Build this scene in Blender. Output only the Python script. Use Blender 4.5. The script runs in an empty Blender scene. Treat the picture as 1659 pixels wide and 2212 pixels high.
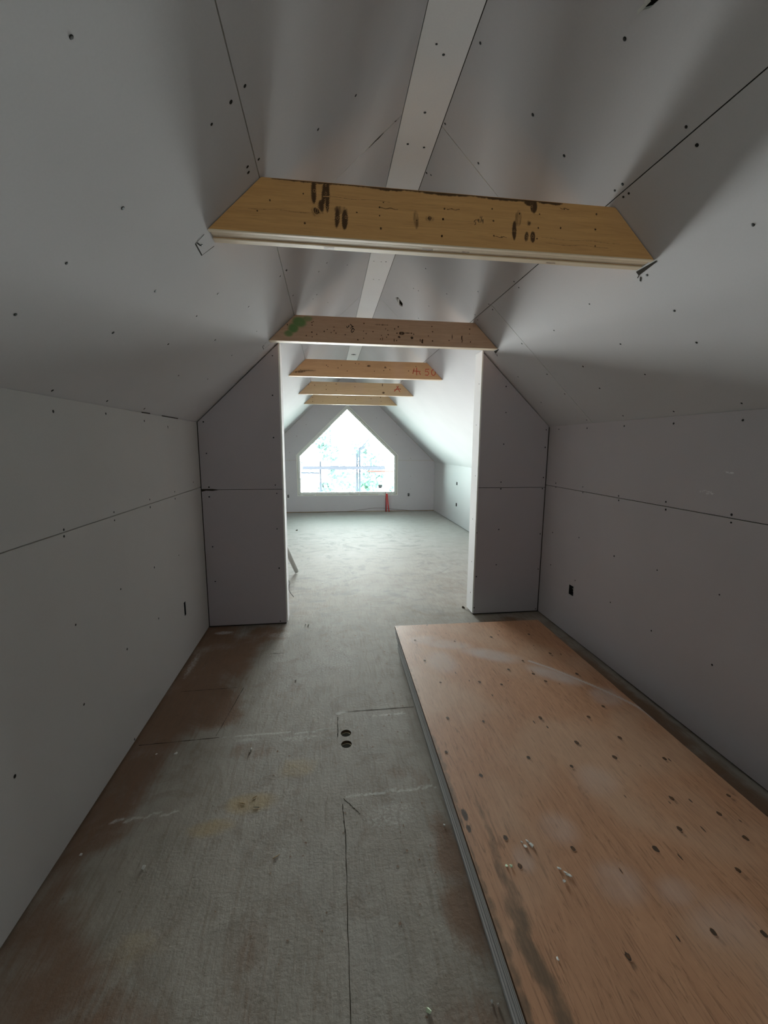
import bpy, bmesh, math, random
import numpy as np
from mathutils import Vector, Matrix
from mathutils.geometry import tessellate_polygon

random.seed(7)
SC = bpy.context.scene
COL = SC.collection

# ------------------------------------------------------------------ camera
# the photographer stands in the near end of the attic, eye height 1.56 m
CAM_H = 1.5636
F_PX = 917.28
cd = bpy.data.cameras.new('camera')
cd.sensor_fit = 'HORIZONTAL'
cd.sensor_width = 36.0
cd.lens = F_PX / 1659.0 * 36.0
cd.clip_start = 0.02
cd.clip_end = 500
cam = bpy.data.objects.new('camera', cd)
COL.objects.link(cam)
ax_r = Vector((0.99124912, -0.13187526, 0.00583977))
ax_u = Vector((0.01463375, 0.15374678, 0.98800191))
ax_f = Vector((0.13119085, 0.97927057, -0.15433119))
cam.matrix_world = Matrix(((ax_r.x, ax_u.x, -ax_f.x, 0.0),
                           (ax_r.y, ax_u.y, -ax_f.y, 0.0),
                           (ax_r.z, ax_u.z, -ax_f.z, CAM_H),
                           (0, 0, 0, 1)))
SC.camera = cam

# ------------------------------------------------------------------ light and exposure
SKY_STRENGTH = 194.0
# height of the view direction, brightness, tint: shaded yard, bright haze about the horizon, duller zenith
SKY_RAMP = [(-1.0, .06, (1, 1, .98)), (-.50, .10, (1, 1, .98)), (-.30, .25, (1, 1, .98)), (-.20, .95, (1, 1, .99)), (-.02, 1.0, (.98, 1, .99)),
            (.10, .62, (.97, 1, 1)), (.24, .21, (.96, 1, 1)), (.45, .13, (.90, .97, 1)), (1.0, .06, (.88, .96, 1))]
FLANK = (0.150, 0.185, 0.178)
EXPOSURE = 0.27
w = bpy.data.worlds.new('overcast_sky')
SC.world = w
w.use_nodes = True
# overcast sky above, bright sunlit yard and haze below the horizon
nt = w.node_tree
bg = nt.nodes['Background']
_tc = nt.nodes.new('ShaderNodeTexCoord')
_sx = nt.nodes.new('ShaderNodeSeparateXYZ')
_mr = nt.nodes.new('ShaderNodeMapRange')
_mr.inputs[1].default_value, _mr.inputs[2].default_value = -1.0, 1.0
_cr = nt.nodes.new('ShaderNodeValToRGB')
_vm = nt.nodes.new('ShaderNodeVectorMath')
_vm.operation = 'SCALE'
_vm.inputs['Scale'].default_value = SKY_STRENGTH
nt.links.new(_tc.outputs['Generated'], _sx.inputs[0])
nt.links.new(_sx.outputs[2], _mr.inputs[0])
nt.links.new(_mr.outputs[0], _cr.inputs[0])
# the view is open straight ahead; sideways sky is dimmed and greened to lessen far-room light
_my = nt.nodes.new('ShaderNodeMapRange')
_my.interpolation_type = 'SMOOTHSTEP'
_my.inputs[1].default_value, _my.inputs[2].default_value = 0.86, 0.985
nt.links.new(_sx.outputs[1], _my.inputs[0])
_fl = nt.nodes.new('ShaderNodeMix')
_fl.data_type = 'RGBA'
nt.links.new(_my.outputs[0], _fl.inputs[0])
_fl.inputs[6].default_value = (*FLANK, 1)
_fl.inputs[7].default_value = (1, 1, 1, 1)
_ml = nt.nodes.new('ShaderNodeVectorMath')
_ml.operation = 'MULTIPLY'
nt.links.new(_cr.outputs[0], _ml.inputs[0])
nt.links.new(_fl.outputs[2], _ml.inputs[1])
nt.links.new(_ml.outputs[0], _vm.inputs[0])
nt.links.new(_vm.outputs[0], bg.inputs[0])
els = _cr.color_ramp.elements
while len(els) < len(SKY_RAMP):
    els.new(0.5)
for e_, (z_, k_, c_) in zip(els, SKY_RAMP):
    e_.position = (z_ + 1) / 2
    e_.color = (*[k_ * q for q in c_], 1)
bg.inputs[1].default_value = 1.0
SC.view_settings.view_transform = 'Standard'
SC.view_settings.look = 'None'
SC.view_settings.gamma = 1.0
SC.view_settings.use_curve_mapping = False
SC.view_settings.exposure = EXPOSURE
SC.cycles.max_bounces = 16
SC.cycles.diffuse_bounces = 12
SC.cycles.transparent_max_bounces = 12
SC.cycles.sample_clamp_indirect = 6.0
SC.cycles.caustics_reflective = False
SC.cycles.caustics_refractive = False


def portal(name, loc, rot, sx, sy):
    """marks a window opening for the renderer; gives off no light itself"""
    ld = bpy.data.lights.new(name, 'AREA')
    ld.shape = 'RECTANGLE'
    ld.size = sx
    ld.size_y = sy
    ld.cycles.is_portal = True
    o = bpy.data.objects.new(name, ld)
    o.location = loc
    o.rotation_euler = rot
    COL.objects.link(o)


# ------------------------------------------------------------------ measures of the attic (metres)
XL, XR = -1.0295, 1.9755          # near knee walls
ZK = 1.7475                       # top of the near knee walls
M = 0.958                         # roof slope
RX1, RX2, ZR = 0.3735, 0.571, 3.0923   # flat ridge strip
SL, SR = -0.2262, 1.149           # long seams in the slopes
ZB, ZT = 2.3315, 2.5195           # beams, bottom and top
YP, YPB = 3.6411, 3.800           # partition, front and back
OL, OR = -0.364, 1.3243           # opening in the partition
YW = 10.022                       # far gable wall
FXR = 2.564
FXL = -1.620
YBK = -1.75                       # wall behind the camera
ZFK = ZK - (FXR - XR) * M         # far knee wall height
TS = 0.0125                       # drywall thickness
REAR_X0, REAR_X1, REAR_Z0, REAR_Z1 = 0.25, 0.69, 1.68, 2.12  # added rear window, its size sets the fill light
portal('window_daylight', (0.485, YW + 0.20, 1.42), (math.radians(-90), 0, 0), 2.5, 2.2)
portal('added_rear_window_daylight', ((REAR_X0 + REAR_X1) / 2, YBK - 0.16, (REAR_Z0 + REAR_Z1) / 2),
       (math.radians(90), 0, 0), REAR_X1 - REAR_X0 + .1, REAR_Z1 - REAR_Z0 + .1)


def zl(x): return ZK + (x - XL) * M
def zr_(x): return ZK + (XR - x) * M


# measured marks ----------------------------------------------------
SCREWS_WALL_LEFT = [(1.806, 1.685), (2.202, 1.705), (2.631, 1.695), (2.994, 1.676), (1.789, 1.23), (1.786, 1.204), (2.192, 1.237), (2.19, 1.197), (2.618, 1.245), (2.617, 1.2), (3.035, 1.246), (3.032, 1.199), (3.455, 1.276), (2.188, 0.849), (2.607, 0.839), (3.027, 0.804), (1.797, 0.832), (2.196, 0.526), (1.793, 0.48), (1.389, 0.486), (2.611, 0.517), (1.393, 0.015), (1.946, -0.007), (1.798, 0.018), (2.186, 0.023)]
SCREWS_CEILING_LEFT = [(-0.453, 0.971), (-0.549, 1.373), (-0.706, 1.372), (-0.304, 1.383), (-0.208, 1.368), (-0.248, 1.374), (-0.216, 1.66), (-0.252, 1.646), (-0.254, 1.673), (-0.453, 1.797), (-0.629, 1.799), (-0.494, 2.203), (-0.211, 2.607), (-0.245, 2.611), (0.126, 1.805), (-0.015, 1.79), (-0.852, 1.374), (-0.79, 1.8), (-0.734, 2.216), (-0.821, 2.61), (-0.598, 2.214), (-0.614, 2.612), (-0.613, 3.036), (-0.448, 3.038), (-0.423, 2.608), (-1.016, 1.791), (-1.014, 2.192), (-1.015, 2.608), (-0.774, 3.036), (0.018, 3.041), (0.171, 3.432), (-0.036, 3.054), (-0.058, 3.429), (-0.087, 3.443), (0.026, 3.854), (-0.206, 3.032), (-0.209, 2.618)]
SCREWS_RIDGE = [(0.441, 1.851), (0.48, 1.891), (0.474, 2.19), (0.434, 2.406), (0.522, 2.419), (0.414, 3.823), (0.477, 3.826), (0.516, 3.82), (0.453, 4.214), (0.505, 4.218)]
SCREWS_CEILING_RIGHT = [(0.597, 1.795), (0.582, 2.23), (0.58, 2.607), (0.601, 2.587), (0.75, 2.22), (0.822, 1.798), (0.962, 1.795), (0.904, 1.371), (1.131, 1.364), (1.178, 1.367), (1.132, 1.702), (1.133, 1.659), (1.163, 1.66), (1.161, 1.688), (1.407, 1.36), (1.394, 1.82), (0.769, 3.424), (1.058, 3.042), (1.138, 2.628), (1.171, 2.63), (1.14, 3.041), (1.173, 3.05), (1.134, 3.308), (1.165, 3.331), (1.403, 3.052), (0.944, 3.439), (0.797, 3.815), (0.763, 3.859), (0.896, 4.261), (0.904, 3.869), (1.388, 2.226), (1.418, 2.634), (1.541, 1.817), (1.59, 2.231), (1.675, 1.824), (1.404, 3.05), (1.636, 2.642), (1.617, 3.064), (1.772, 2.655), (1.752, 2.229), (1.762, 3.055), (1.785, 3.452), (1.574, 3.46), (1.953, 2.651), (1.957, 3.059), (1.957, 2.234), (1.95, 1.825)]
SCREWS_WALL_RIGHT = [(3.478, 1.711), (3.075, 1.705), (2.66, 1.703), (2.246, 1.699), (1.831, 1.694), (3.469, 1.249), (3.464, 1.214), (3.07, 1.255), (3.064, 1.211), (2.652, 1.233), (2.647, 1.203), (2.24, 1.246), (2.235, 1.201), (1.824, 1.237), (1.821, 1.198), (3.465, 0.811), (3.069, 0.851), (2.642, 0.812), (2.25, 0.827), (1.832, 0.822), (3.462, 0.516), (3.075, 0.495), (2.637, 0.476), (2.244, 0.441), (1.821, 0.444)]
SCREWS_PARTITION_RIGHT = [(1.332, 2.256), (1.552, 2.078), (1.329, 1.94), (1.562, 1.857), (1.333, 1.612), (1.556, 1.583), (1.948, 1.557), (1.948, 1.712), (1.332, 1.26), (1.547, 1.246), (1.95, 1.286), (1.329, 1.163), (1.549, 1.185), (1.946, 1.185), (1.34, 0.785), (1.548, 0.812), (1.953, 0.762), (1.353, 0.372), (1.54, 0.48), (1.955, 0.424), (1.342, 0.071), (1.55, 0.016), (1.822, 0.018), (1.955, 0.031)]
SCREWS_PARTITION_LEFT = [(-0.422, 2.27), (-0.431, 1.962), (-0.434, 1.624), (-0.433, 1.232), (-0.423, 1.162), (-0.431, 0.858), (-0.424, 0.512), (-0.429, 0.029), (-0.98, 1.744), (-0.97, 1.493), (-0.966, 1.218), (-0.968, 1.138), (-0.964, 0.715), (-0.959, 0.412), (-0.963, 0.011)]
SCREWS_GABLE = [(-0.459, 2.027), (0.081, 2.16), (1.159, 2.198), (1.626, 2.055), (1.628, 1.821), (1.98, 0.842), (1.98, 0.54), (1.974, 1.273), (-0.847, 1.4), (-0.859, 1.212), (-0.865, 0.829), (-0.675, 1.768)]
KNOTS_PLYWOOD = [(0.637, 2.948), (0.927, 2.894), (1.228, 2.931), (1.538, 2.941), (0.64, 2.641), (1.543, 2.631), (1.304, 2.556), (1.158, 2.458), (1.295, 2.386), (1.33, 2.296), (0.675, 2.362), (0.917, 2.339), (1.041, 2.294), (0.622, 2.02), (0.803, 1.968), (1.119, 1.96), (0.543, 1.77), (0.918, 1.687), (1.088, 1.61), (0.656, 1.61), (1.539, 2.626), (1.574, 2.352), (1.522, 2.01), (1.383, 1.934), (1.439, 1.76), (1.203, 1.754), (1.55, 1.601), (1.323, 1.638), (1.706, 1.961), (1.549, 1.6), (1.088, 1.61), (1.402, 1.39), (1.318, 1.258), (1.165, 1.194), (1.533, 1.191), (1.134, 0.928), (0.835, 0.904), (1.282, 0.904), (0.866, 1.233), (1.531, 1.298), (1.389, 1.087), (1.651, 1.373), (0.64, 1.306), (0.645, 1.196)]
MOLD = [(0.589, 1.433), (0.591, 1.338), (0.577, 1.259), (0.573, 1.186), (0.587, 1.114), (0.56, 1.071), (0.574, 1.035), (0.557, 0.983), (0.563, 0.944), (0.569, 0.907), (0.576, 0.87), (0.577, 0.83), (0.579, 0.8)]
SCUFF = [(1.347, 2.547), (1.45, 2.434), (1.533, 2.307), (1.609, 2.191), (1.674, 2.074), (1.718, 1.977), (1.727, 1.875), (1.731, 1.827)]
B1a = [(-0.072, 2.474), (-0.238, 2.405), (-0.192, 2.443), (-0.069, 2.375), (0.124, 2.425), (0.224, 2.468), (0.21, 2.449), (0.21, 2.42), (0.215, 2.376), (0.456, 2.424), (0.453, 2.365), (0.403, 2.423), (-0.026, 2.42), (-0.032, 2.487), (0.01, 2.48), (0.012, 2.433), (0.052, 2.401), (0.083, 2.406), (0.353, 2.414)]
B1b = [(0.402, 2.421), (0.46, 2.462), (0.65, 2.475), (0.456, 2.426), (0.657, 2.433), (0.453, 2.366), (0.662, 2.38), (0.694, 2.377), (0.806, 2.434), (0.745, 2.403), (0.763, 2.466), (0.812, 2.496), (0.798, 2.386), (0.822, 2.388), (0.846, 2.47), (0.844, 2.42), (0.841, 2.381), (0.938, 2.426), (0.948, 2.497), (1.087, 2.487), (1.087, 2.431), (1.092, 2.368)]
B2a = [(-0.277, 2.447), (-0.097, 2.469), (-0.087, 2.477), (-0.096, 2.451), (-0.099, 2.401), (-0.097, 2.367), (-0.14, 2.375), (-0.063, 2.387), (0.016, 2.425), (-0.007, 2.41), (0.066, 2.444), (0.067, 2.418), (0.045, 2.404), (0.081, 2.401), (0.15, 2.393), (0.293, 2.479), (0.29, 2.423), (0.29, 2.372), (0.31, 2.406), (0.246, 2.359), (0.362, 2.423), (0.459, 2.446), (0.476, 2.436), (0.529, 2.447), (0.479, 2.405), (0.467, 2.386), (0.427, 2.398), (0.419, 2.371), (0.546, 2.366), (0.548, 2.418)]
B2b = [(0.585, 2.419), (0.557, 2.465), (0.529, 2.449), (0.572, 2.392), (0.545, 2.364), (0.661, 2.422), (0.678, 2.416), (0.672, 2.388), (0.747, 2.366), (0.794, 2.408), (0.821, 2.479), (0.827, 2.44), (0.828, 2.372), (0.961, 2.38), (0.985, 2.405), (1.063, 2.413), (1.066, 2.373), (1.125, 2.471), (1.124, 2.435), (1.135, 2.375)]
B3 = [(0.008, 2.457), (0.025, 2.443), (0.243, 2.401), (0.179, 2.462), (0.14, 2.432), (0.338, 2.486), (0.377, 2.483), (0.484, 2.464), (0.554, 2.407), (0.662, 2.417), (0.678, 2.458), (0.732, 2.429), (0.953, 2.421), (1.039, 2.473), (-0.279, 2.398)]
B4 = [(-0.259, 2.47), (-0.169, 2.466), (0.003, 2.466), (0.002, 2.407), (0.155, 2.49), (0.154, 2.4), (0.868, 2.497), (0.879, 2.376), (0.442, 2.457), (1.153, 2.433)]
B5 = [(-0.25, 2.452), (-0.252, 2.379), (-0.064, 2.382), (0.214, 2.462), (0.213, 2.4), (0.557, 2.431), (0.852, 2.449), (1.047, 2.403), (1.033, 2.478)]

# ------------------------------------------------------------------ mesh helper
ATTRS = ('stain', 'spray', 'dust')


class MB:
    """collects faces with a material index and three soft mask attributes"""

    def __init__(s):
        s.v, s.f, s.mi, s.a = [], [], [], {k: [] for k in ATTRS}

    def vert(s, p, **kw):
        s.v.append(tuple(p))
        for k in ATTRS:
            s.a[k].append(kw.get(k, 0.0))
        return len(s.v) - 1

    def face(s, idx, m=0):
        s.f.append(tuple(idx))
        s.mi.append(m)

    def poly(s, pts, m=0, **kw):
        s.face([s.vert(p, **kw) for p in pts], m)

    def box(s, x0, x1, y0, y1, z0, z1, m=0):
        i = [s.vert((x, y, z)) for z in (z0, z1) for y in (y0, y1) for x in (x0, x1)]
        for q in ((0, 2, 3, 1), (4, 5, 7, 6), (0, 1, 5, 4), (2, 6, 7, 3), (0, 4, 6, 2), (1, 3, 7, 5)):
            s.face([i[k] for k in q], m)

    def plate(s, P, outer, holes=(), d0=0.0, d1=TS, m=0, side=None):
        """flat plate with holes; P(u, v, d) -> world point"""
        loops = [list(outer)] + [list(h) for h in holes]
        tris = tessellate_polygon([[Vector((u, v, 0)) for u, v in lp] for lp in loops])
        flat = [p for lp in loops for p in lp]
        fr = [s.vert(P(u, v, d0)) for u, v in flat]
        bk = [s.vert(P(u, v, d1)) for u, v in flat]
        for t in tris:
            s.face([fr[k] for k in t], m)
            s.face([bk[k] for k in reversed(t)], m)
        o = 0
        for lp in loops:
            n = len(lp)
            for k in range(n):
                a, b = o + k, o + (k + 1) % n
                s.face((fr[a], fr[b], bk[b], bk[a]), m if side is None else side)
            o += n

    def ring(s, P, outer, inner, d0, d1, m=0):
        n = len(outer)
        A = [[s.vert(P(u, v, d)) for u, v in lp] for lp in (outer, inner) for d in (d0, d1)]
        of, ob, nf, nb = A
        for k in range(n):
            j = (k + 1) % n
            s.face((of[k], of[j], nf[j], nf[k]), m)
            s.face((ob[k], nb[k], nb[j], ob[j]), m)
            s.face((of[k], ob[k], ob[j], of[j]), m)
            s.face((nf[k], nf[j], nb[j], nb[k]), m)

    def tube(s, pts, r, n=10, m=0, cap=True):
        pts = [Vector(p) for p in pts]
        rings = []
        for k, p in enumerate(pts):
            t = (pts[min(k + 1, len(pts) - 1)] - pts[max(k - 1, 0)]).normalized()
            a = t.orthogonal().normalized() if k == 0 else (rings_a - t * rings_a.dot(t)).normalized()
            rings_a = a
            b = t.cross(a)
            rr = r[k] if isinstance(r, (list, tuple)) else r
            rings.append([s.vert(p + (a * math.cos(q * 2 * math.pi / n) + b * math.sin(q * 2 * math.pi / n)) * rr)
                          for q in range(n)])
        for A, B in zip(rings, rings[1:]):
            for q in range(n):
                s.face((A[q], A[(q + 1) % n], B[(q + 1) % n], B[q]), m)
        if cap:
            s.face(list(reversed(rings[0])), m)
            s.face(rings[-1], m)

    def blot(s, P, u, v, ru, rv, attr='stain', val=1.0, core=0.55, ang=0.0, m=0, n=12, d=-0.0005, wob=0.15):
        """soft-edged spot in the surface pattern"""
        ca, sa = math.cos(ang), math.sin(ang)
        w_ = [1 + random.uniform(-wob, wob) for _ in range(n)]

        def pt(f, q):
            a = q * 2 * math.pi / n
            x, y = ru * f * math.cos(a) * w_[q], rv * f * math.sin(a) * w_[q]
            return P(u + x * ca - y * sa, v + x * sa + y * ca, d)
        c = s.vert(P(u, v, d), **{attr: val})
        r1 = [s.vert(pt(core, q), **{attr: val}) for q in range(n)]
        r2 = [s.vert(pt(1.0, q)) for q in range(n)]
        for q in range(n):
            j = (q + 1) % n
            s.face((c, r1[q], r1[j]), m)
            s.face((r1[q], r2[q], r2[j], r1[j]), m)

    def ribbon(s, P, pts, wd, attr=None, val=1.0, m=0, d=-0.0007, soft=True):
        """a drawn line lying in the surface"""
        n = len(pts)
        rows = []
        for k, (u, v) in enumerate(pts):
            a, b = pts[max(k - 1, 0)], pts[min(k + 1, n - 1)]
            tx, ty = b[0] - a[0], b[1] - a[1]
            L = math.hypot(tx, ty) or 1
            nx, ny = -ty / L, tx / L
            h = (wd[k] if isinstance(wd, (list, tuple)) else wd) / 2
            if attr and soft:
                row = [s.vert(P(u + nx * h * q, v + ny * h * q, d), **{attr: val if abs(q) < .9 else 0.0})
                       for q in (-1, -.4, .4, 1)]
            else:
                kw = {attr: val} if attr else {}
                row = [s.vert(P(u + nx * h * q, v + ny * h * q, d), **kw) for q in (-1, 1)]
            rows.append(row)
        for A, B in zip(rows, rows[1:]):
            for q in range(len(A) - 1):
                s.face((A[q], A[q + 1], B[q + 1], B[q]), m)

    def build(s, name, mats, parent=None, loc=None, fix=True, smooth=False):
        me = bpy.data.meshes.new(name)
        o0 = Vector(loc) if loc is not None else Vector((0, 0, 0))
        me.from_pydata([tuple(Vector(p) - o0) for p in s.v], [], s.f)
        for mt in (mats if isinstance(mats, (list, tuple)) else [mats]):
            me.materials.append(mt)
        me.polygons.foreach_set('material_index', s.mi)
        for k in ATTRS:
            if any(s.a[k]):
                at = me.attributes.new(k, 'FLOAT', 'POINT')
                at.data.foreach_set('value', s.a[k])
        if fix:
            bm = bmesh.new()
            bm.from_mesh(me)
            bmesh.ops.recalc_face_normals(bm, faces=bm.faces)
            bm.to_mesh(me)
            bm.free()
        if smooth:
            me.polygons.foreach_set('use_smooth', [True] * len(me.polygons))
        me.update()
        o = bpy.data.objects.new(name, me)
        COL.objects.link(o)
        o.location = o0
        if parent:
            o.parent = parent
            o.matrix_parent_inverse = Matrix.Identity(4)
            o.location = o0 - world_loc(parent)
        return o


class Grid:
    """surface patch with fine vertices that carries soft stains"""

    def __init__(s, P, us, vs, skip=None):
        s.P, s.skip = P, skip
        s.us, s.vs = np.array(us), np.array(vs)
        s.U, s.V = np.meshgrid(s.us, s.vs, indexing='ij')
        s.a = {k: np.zeros_like(s.U) for k in ATTRS}

    def _add(s, attr, val, t):
        t = np.clip(t, 0, 1)
        s.a[attr] = np.maximum(s.a[attr], val * t * t * (3 - 2 * t))

    def blot(s, P, u, v, ru, rv, attr='stain', val=1.0, core=.55, ang=0.0, **k):
        ca, sa = math.cos(ang), math.sin(ang)
        du, dv = s.U - u, s.V - v
        d = np.sqrt(((du * ca + dv * sa) / ru) ** 2 + ((-du * sa + dv * ca) / rv) ** 2)
        s._add(attr, val, (1.0 - d) / (1.0 - core * .8))

    def line(s, pts, wd, attr='stain', val=1.0):
        best = np.full(s.U.shape, 9.0)
        for k in range(len(pts) - 1):
            a, b = np.array(pts[k]), np.array(pts[k + 1])
            ab = b - a
            t = np.clip(((s.U - a[0]) * ab[0] + (s.V - a[1]) * ab[1]) / max(1e-9, ab @ ab), 0, 1)
            d = np.hypot(s.U - a[0] - t * ab[0], s.V - a[1] - t * ab[1])
            w0 = wd[k] if isinstance(wd, (list, tuple)) else wd
            best = np.minimum(best, d / (w0 * .75))
        s._add(attr, val, (1.0 - best) / .7)

    def into(s, mb, m=0):
        nu, nv = s.U.shape
        base = len(mb.v)
        for i in range(nu):
            for j in range(nv):
                mb.v.append(s.P(float(s.U[i, j]), float(s.V[i, j]), 0))
        for k in ATTRS:
            mb.a[k].extend(s.a[k].ravel().tolist())
        for i in range(nu - 1):
            for j in range(nv - 1):
                if s.skip and s.skip((s.us[i] + s.us[i + 1]) / 2, (s.vs[j] + s.vs[j + 1]) / 2):
                    continue
                q = base + i * nv + j
                mb.f.append((q, q + nv, q + nv + 1, q + 1))
                mb.mi.append(m)


def steps(*spec):
    """breakpoints: a, (step, b), (step, c) ..."""
    out = [spec[0]]
    for st, b in spec[1:]:
        n = max(1, round((b - out[-1]) / st))
        a = out[-1]
        out += [a + (b - a) * k / n for k in range(1, n + 1)]
    return out


def world_loc(o):
    p = Vector(o.location)
    while o.parent:
        o = o.parent
        p += Vector(o.location)
    return p


def tag(o, label=None, cat=None, group=None, kind=None):
    if label: o['label'] = label
    if cat: o['category'] = cat
    if group: o['group'] = group
    if kind: o['kind'] = kind
    return o


def thing(name, loc, label, cat, group=None):
    o = bpy.data.objects.new(name, None)
    o.empty_display_size = 0.05
    COL.objects.link(o)
    o.location = loc
    return tag(o, label, cat, group)


# ------------------------------------------------------------------ materials
class MT:
    def __init__(s, name, rough=0.9, spec=0.2):
        s.m = bpy.data.materials.new(name)
        s.m.use_nodes = True
        s.t = s.m.node_tree
        s.b = s.t.nodes['Principled BSDF']
        s.b.inputs['Roughness'].default_value = rough
        s.b.inputs['Specular IOR Level'].default_value = spec
        tc = s.t.nodes.new('ShaderNodeTexCoord')
        s.obj = tc.outputs['Object']
        geo = s.t.nodes.new('ShaderNodeNewGeometry')
        s.pos = geo.outputs['Position']

    def n(s, typ, **kw):
        nd = s.t.nodes.new(typ)
        for k, v in kw.items():
            setattr(nd, k, v)
        return nd

    def set(s, sock, v):
        if hasattr(v, 'is_output'):
            s.t.links.new(v, sock)
        else:
            if isinstance(v, (tuple, list)) and len(v) == 3 and sock.type == 'RGBA':
                v = (*v, 1)
            sock.default_value = v

    def map(s, co, scale=(1, 1, 1), rot=(0, 0, 0), loc=(0, 0, 0)):
        nd = s.n('ShaderNodeMapping')
        s.set(nd.inputs['Vector'], co)
        nd.inputs['Scale'].default_value = scale
        nd.inputs['Rotation'].default_value = rot
        nd.inputs['Location'].default_value = loc
        return nd.outputs[0]

    def noise(s, co, scale=5.0, detail=4.0, rough=0.55, dist=0.0):
        nd = s.n('ShaderNodeTexNoise')
        s.set(nd.inputs['Vector'], co)
        nd.inputs['Scale'].default_value = scale
        nd.inputs['Detail'].default_value = detail
        nd.inputs['Roughness'].default_value = rough
        nd.inputs['Distortion'].default_value = dist
        return nd.outputs['Fac']

    def math(s, op, a, b=0.0, c=0.0, clamp=False):
        nd = s.n('ShaderNodeMath', operation=op, use_clamp=clamp)
        for k, v in enumerate((a, b, c)):
            s.set(nd.inputs[k], v)
        return nd.outputs[0]

    def step(s, v, a, b, lo=0.0, hi=1.0):
        nd = s.n('ShaderNodeMapRange', interpolation_type='SMOOTHSTEP')
        s.set(nd.inputs[0], v)
        nd.inputs[1].default_value = a
        nd.inputs[2].default_value = b
        nd.inputs[3].default_value = lo
        nd.inputs[4].default_value = hi
        return nd.outputs[0]

    def mix(s, f, a, b):
        nd = s.n('ShaderNodeMix', data_type='RGBA')
        s.set(nd.inputs[0], f)
        s.set(nd.inputs[6], a)
        s.set(nd.inputs[7], b)
        return nd.outputs[2]

    def attr(s, name):
        return s.n('ShaderNodeAttribute', attribute_name=name).outputs['Fac']

    def sep(s, co):
        nd = s.n('ShaderNodeSeparateXYZ')
        s.set(nd.inputs[0], co)
        return nd.outputs

    def bump(s, h, st=0.2, dist=0.002):
        nd = s.n('ShaderNodeBump')
        nd.inputs['Strength'].default_value = st
        nd.inputs['Distance'].default_value = dist
        s.set(nd.inputs['Height'], h)
        s.t.links.new(nd.outputs[0], s.b.inputs['Normal'])

    def col(s, c):
        s.set(s.b.inputs['Base Color'], c)
        return s.m


def plain(name, c, rough=0.7, spec=0.3, metal=0.0, var=0.08):
    t = MT(name, rough, spec)
    t.b.inputs['Metallic'].default_value = metal
    k = t.noise(t.obj, 30, 3)
    lo = tuple(x * (1 - var) for x in c)
    hi = tuple(min(1, x * (1 + var)) for x in c)
    return t.col(t.mix(k, lo, hi))


def drywall(name, c):
    t = MT(name, 0.95, 0.1)
    n1 = t.noise(t.obj, 2.2, 3)
    n2 = t.noise(t.obj, 160, 2)
    k = t.math('ADD', t.math('MULTIPLY', n1, 0.6), t.math('MULTIPLY', n2, 0.4))
    base = t.mix(k, tuple(x * 0.92 for x in c), tuple(min(1, x * 1.08) for x in c))
    base = t.mix(t.math('MULTIPLY', t.attr('stain'), 0.9), base, (0.012, 0.011, 0.010))
    base = t.mix(t.math('MULTIPLY', t.attr('dust'), t.step(t.noise(t.obj, 90, 3), .42, .6)), base, (0.8, 0.8, 0.8))
    t.bump(n2, 0.06, 0.001)
    return t.col(base)


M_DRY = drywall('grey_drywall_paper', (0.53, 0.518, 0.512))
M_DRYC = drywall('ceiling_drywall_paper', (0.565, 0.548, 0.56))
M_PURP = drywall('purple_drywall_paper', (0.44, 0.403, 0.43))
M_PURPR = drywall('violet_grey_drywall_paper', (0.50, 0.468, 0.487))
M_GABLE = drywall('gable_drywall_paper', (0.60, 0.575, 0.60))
M_RIDGE = drywall('lit_drywall_paper', (0.87, 0.85, 0.855))  # ridge strip and jambs: the stronger light on them put into the colour
M_GYP = plain('gypsum_edge', (0.72, 0.71, 0.68), 0.95, 0.1)
M_VOID = plain('dark_framing', (0.035, 0.028, 0.022), 0.95, 0.1)
M_SCREW = plain('black_screw', (0.012, 0.011, 0.010), 0.6, 0.3)
M_MARKER = plain('black_marker', (0.008, 0.008, 0.010), 0.7, 0.2)
M_RED = plain('red_pencil', (0.50, 0.07, 0.04), 0.8, 0.2)
M_VINYL = plain('white_vinyl', (0.80, 0.82, 0.80), 0.45, 0.4, var=0.02)
M_BEAD = plain('white_corner_bead', (0.82, 0.82, 0.79), 0.6, 0.3, var=0.05)
M_FOAM = plain('white_foam', (0.85, 0.86, 0.84), 0.9, 0.1)
M_STUD = plain('raw_stud', (0.45, 0.33, 0.2), 0.9, 0.1)


def wood_front(name, lo, hi):
    t = MT(name, 0.75, 0.25)
    co = t.map(t.obj, (1.0, 10, 20))
    g = t.noise(co, 2.6, 7, 0.66, 1.3)
    fine = t.noise(t.map(t.obj, (4, 90, 110)), 2.5, 3, 0.6, 0.3)
    c = t.mix(g, lo, hi)
    c = t.mix(t.math('MULTIPLY', t.step(fine, .55, .72), 0.35), c, tuple(x * .6 for x in lo))
    red = t.step(t.noise(t.obj, 1.6, 2), .52, .68)
    c = t.mix(t.math('MULTIPLY', red, 0.4), c, tuple(x * q for x, q in zip(hi, (.80, .80, 1.0))))
    st = t.attr('stain')
    nb = t.noise(t.map(t.obj, (55, 1, 9)), 2.0, 4)
    f = t.step(t.math('ADD', st, t.math('MULTIPLY', t.math('SUBTRACT', nb, .5), 0.8)), 0.15, 0.75)
    f = t.math('MULTIPLY', f, t.step(st, 0.0, 0.25))
    c = t.mix(t.math('MULTIPLY', f, .93), c, (0.045, 0.018, 0.007))
    sp = t.attr('spray')
    c = t.mix(t.math('MULTIPLY', t.step(t.math('ADD', sp, t.math('MULTIPLY', t.noise(t.obj, 22, 4), .5)), .35, 1.25), .85), c,
              (0.10, 0.26, 0.08))
    t.bump(g, 0.15, 0.002)
    return t.col(c)


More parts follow.
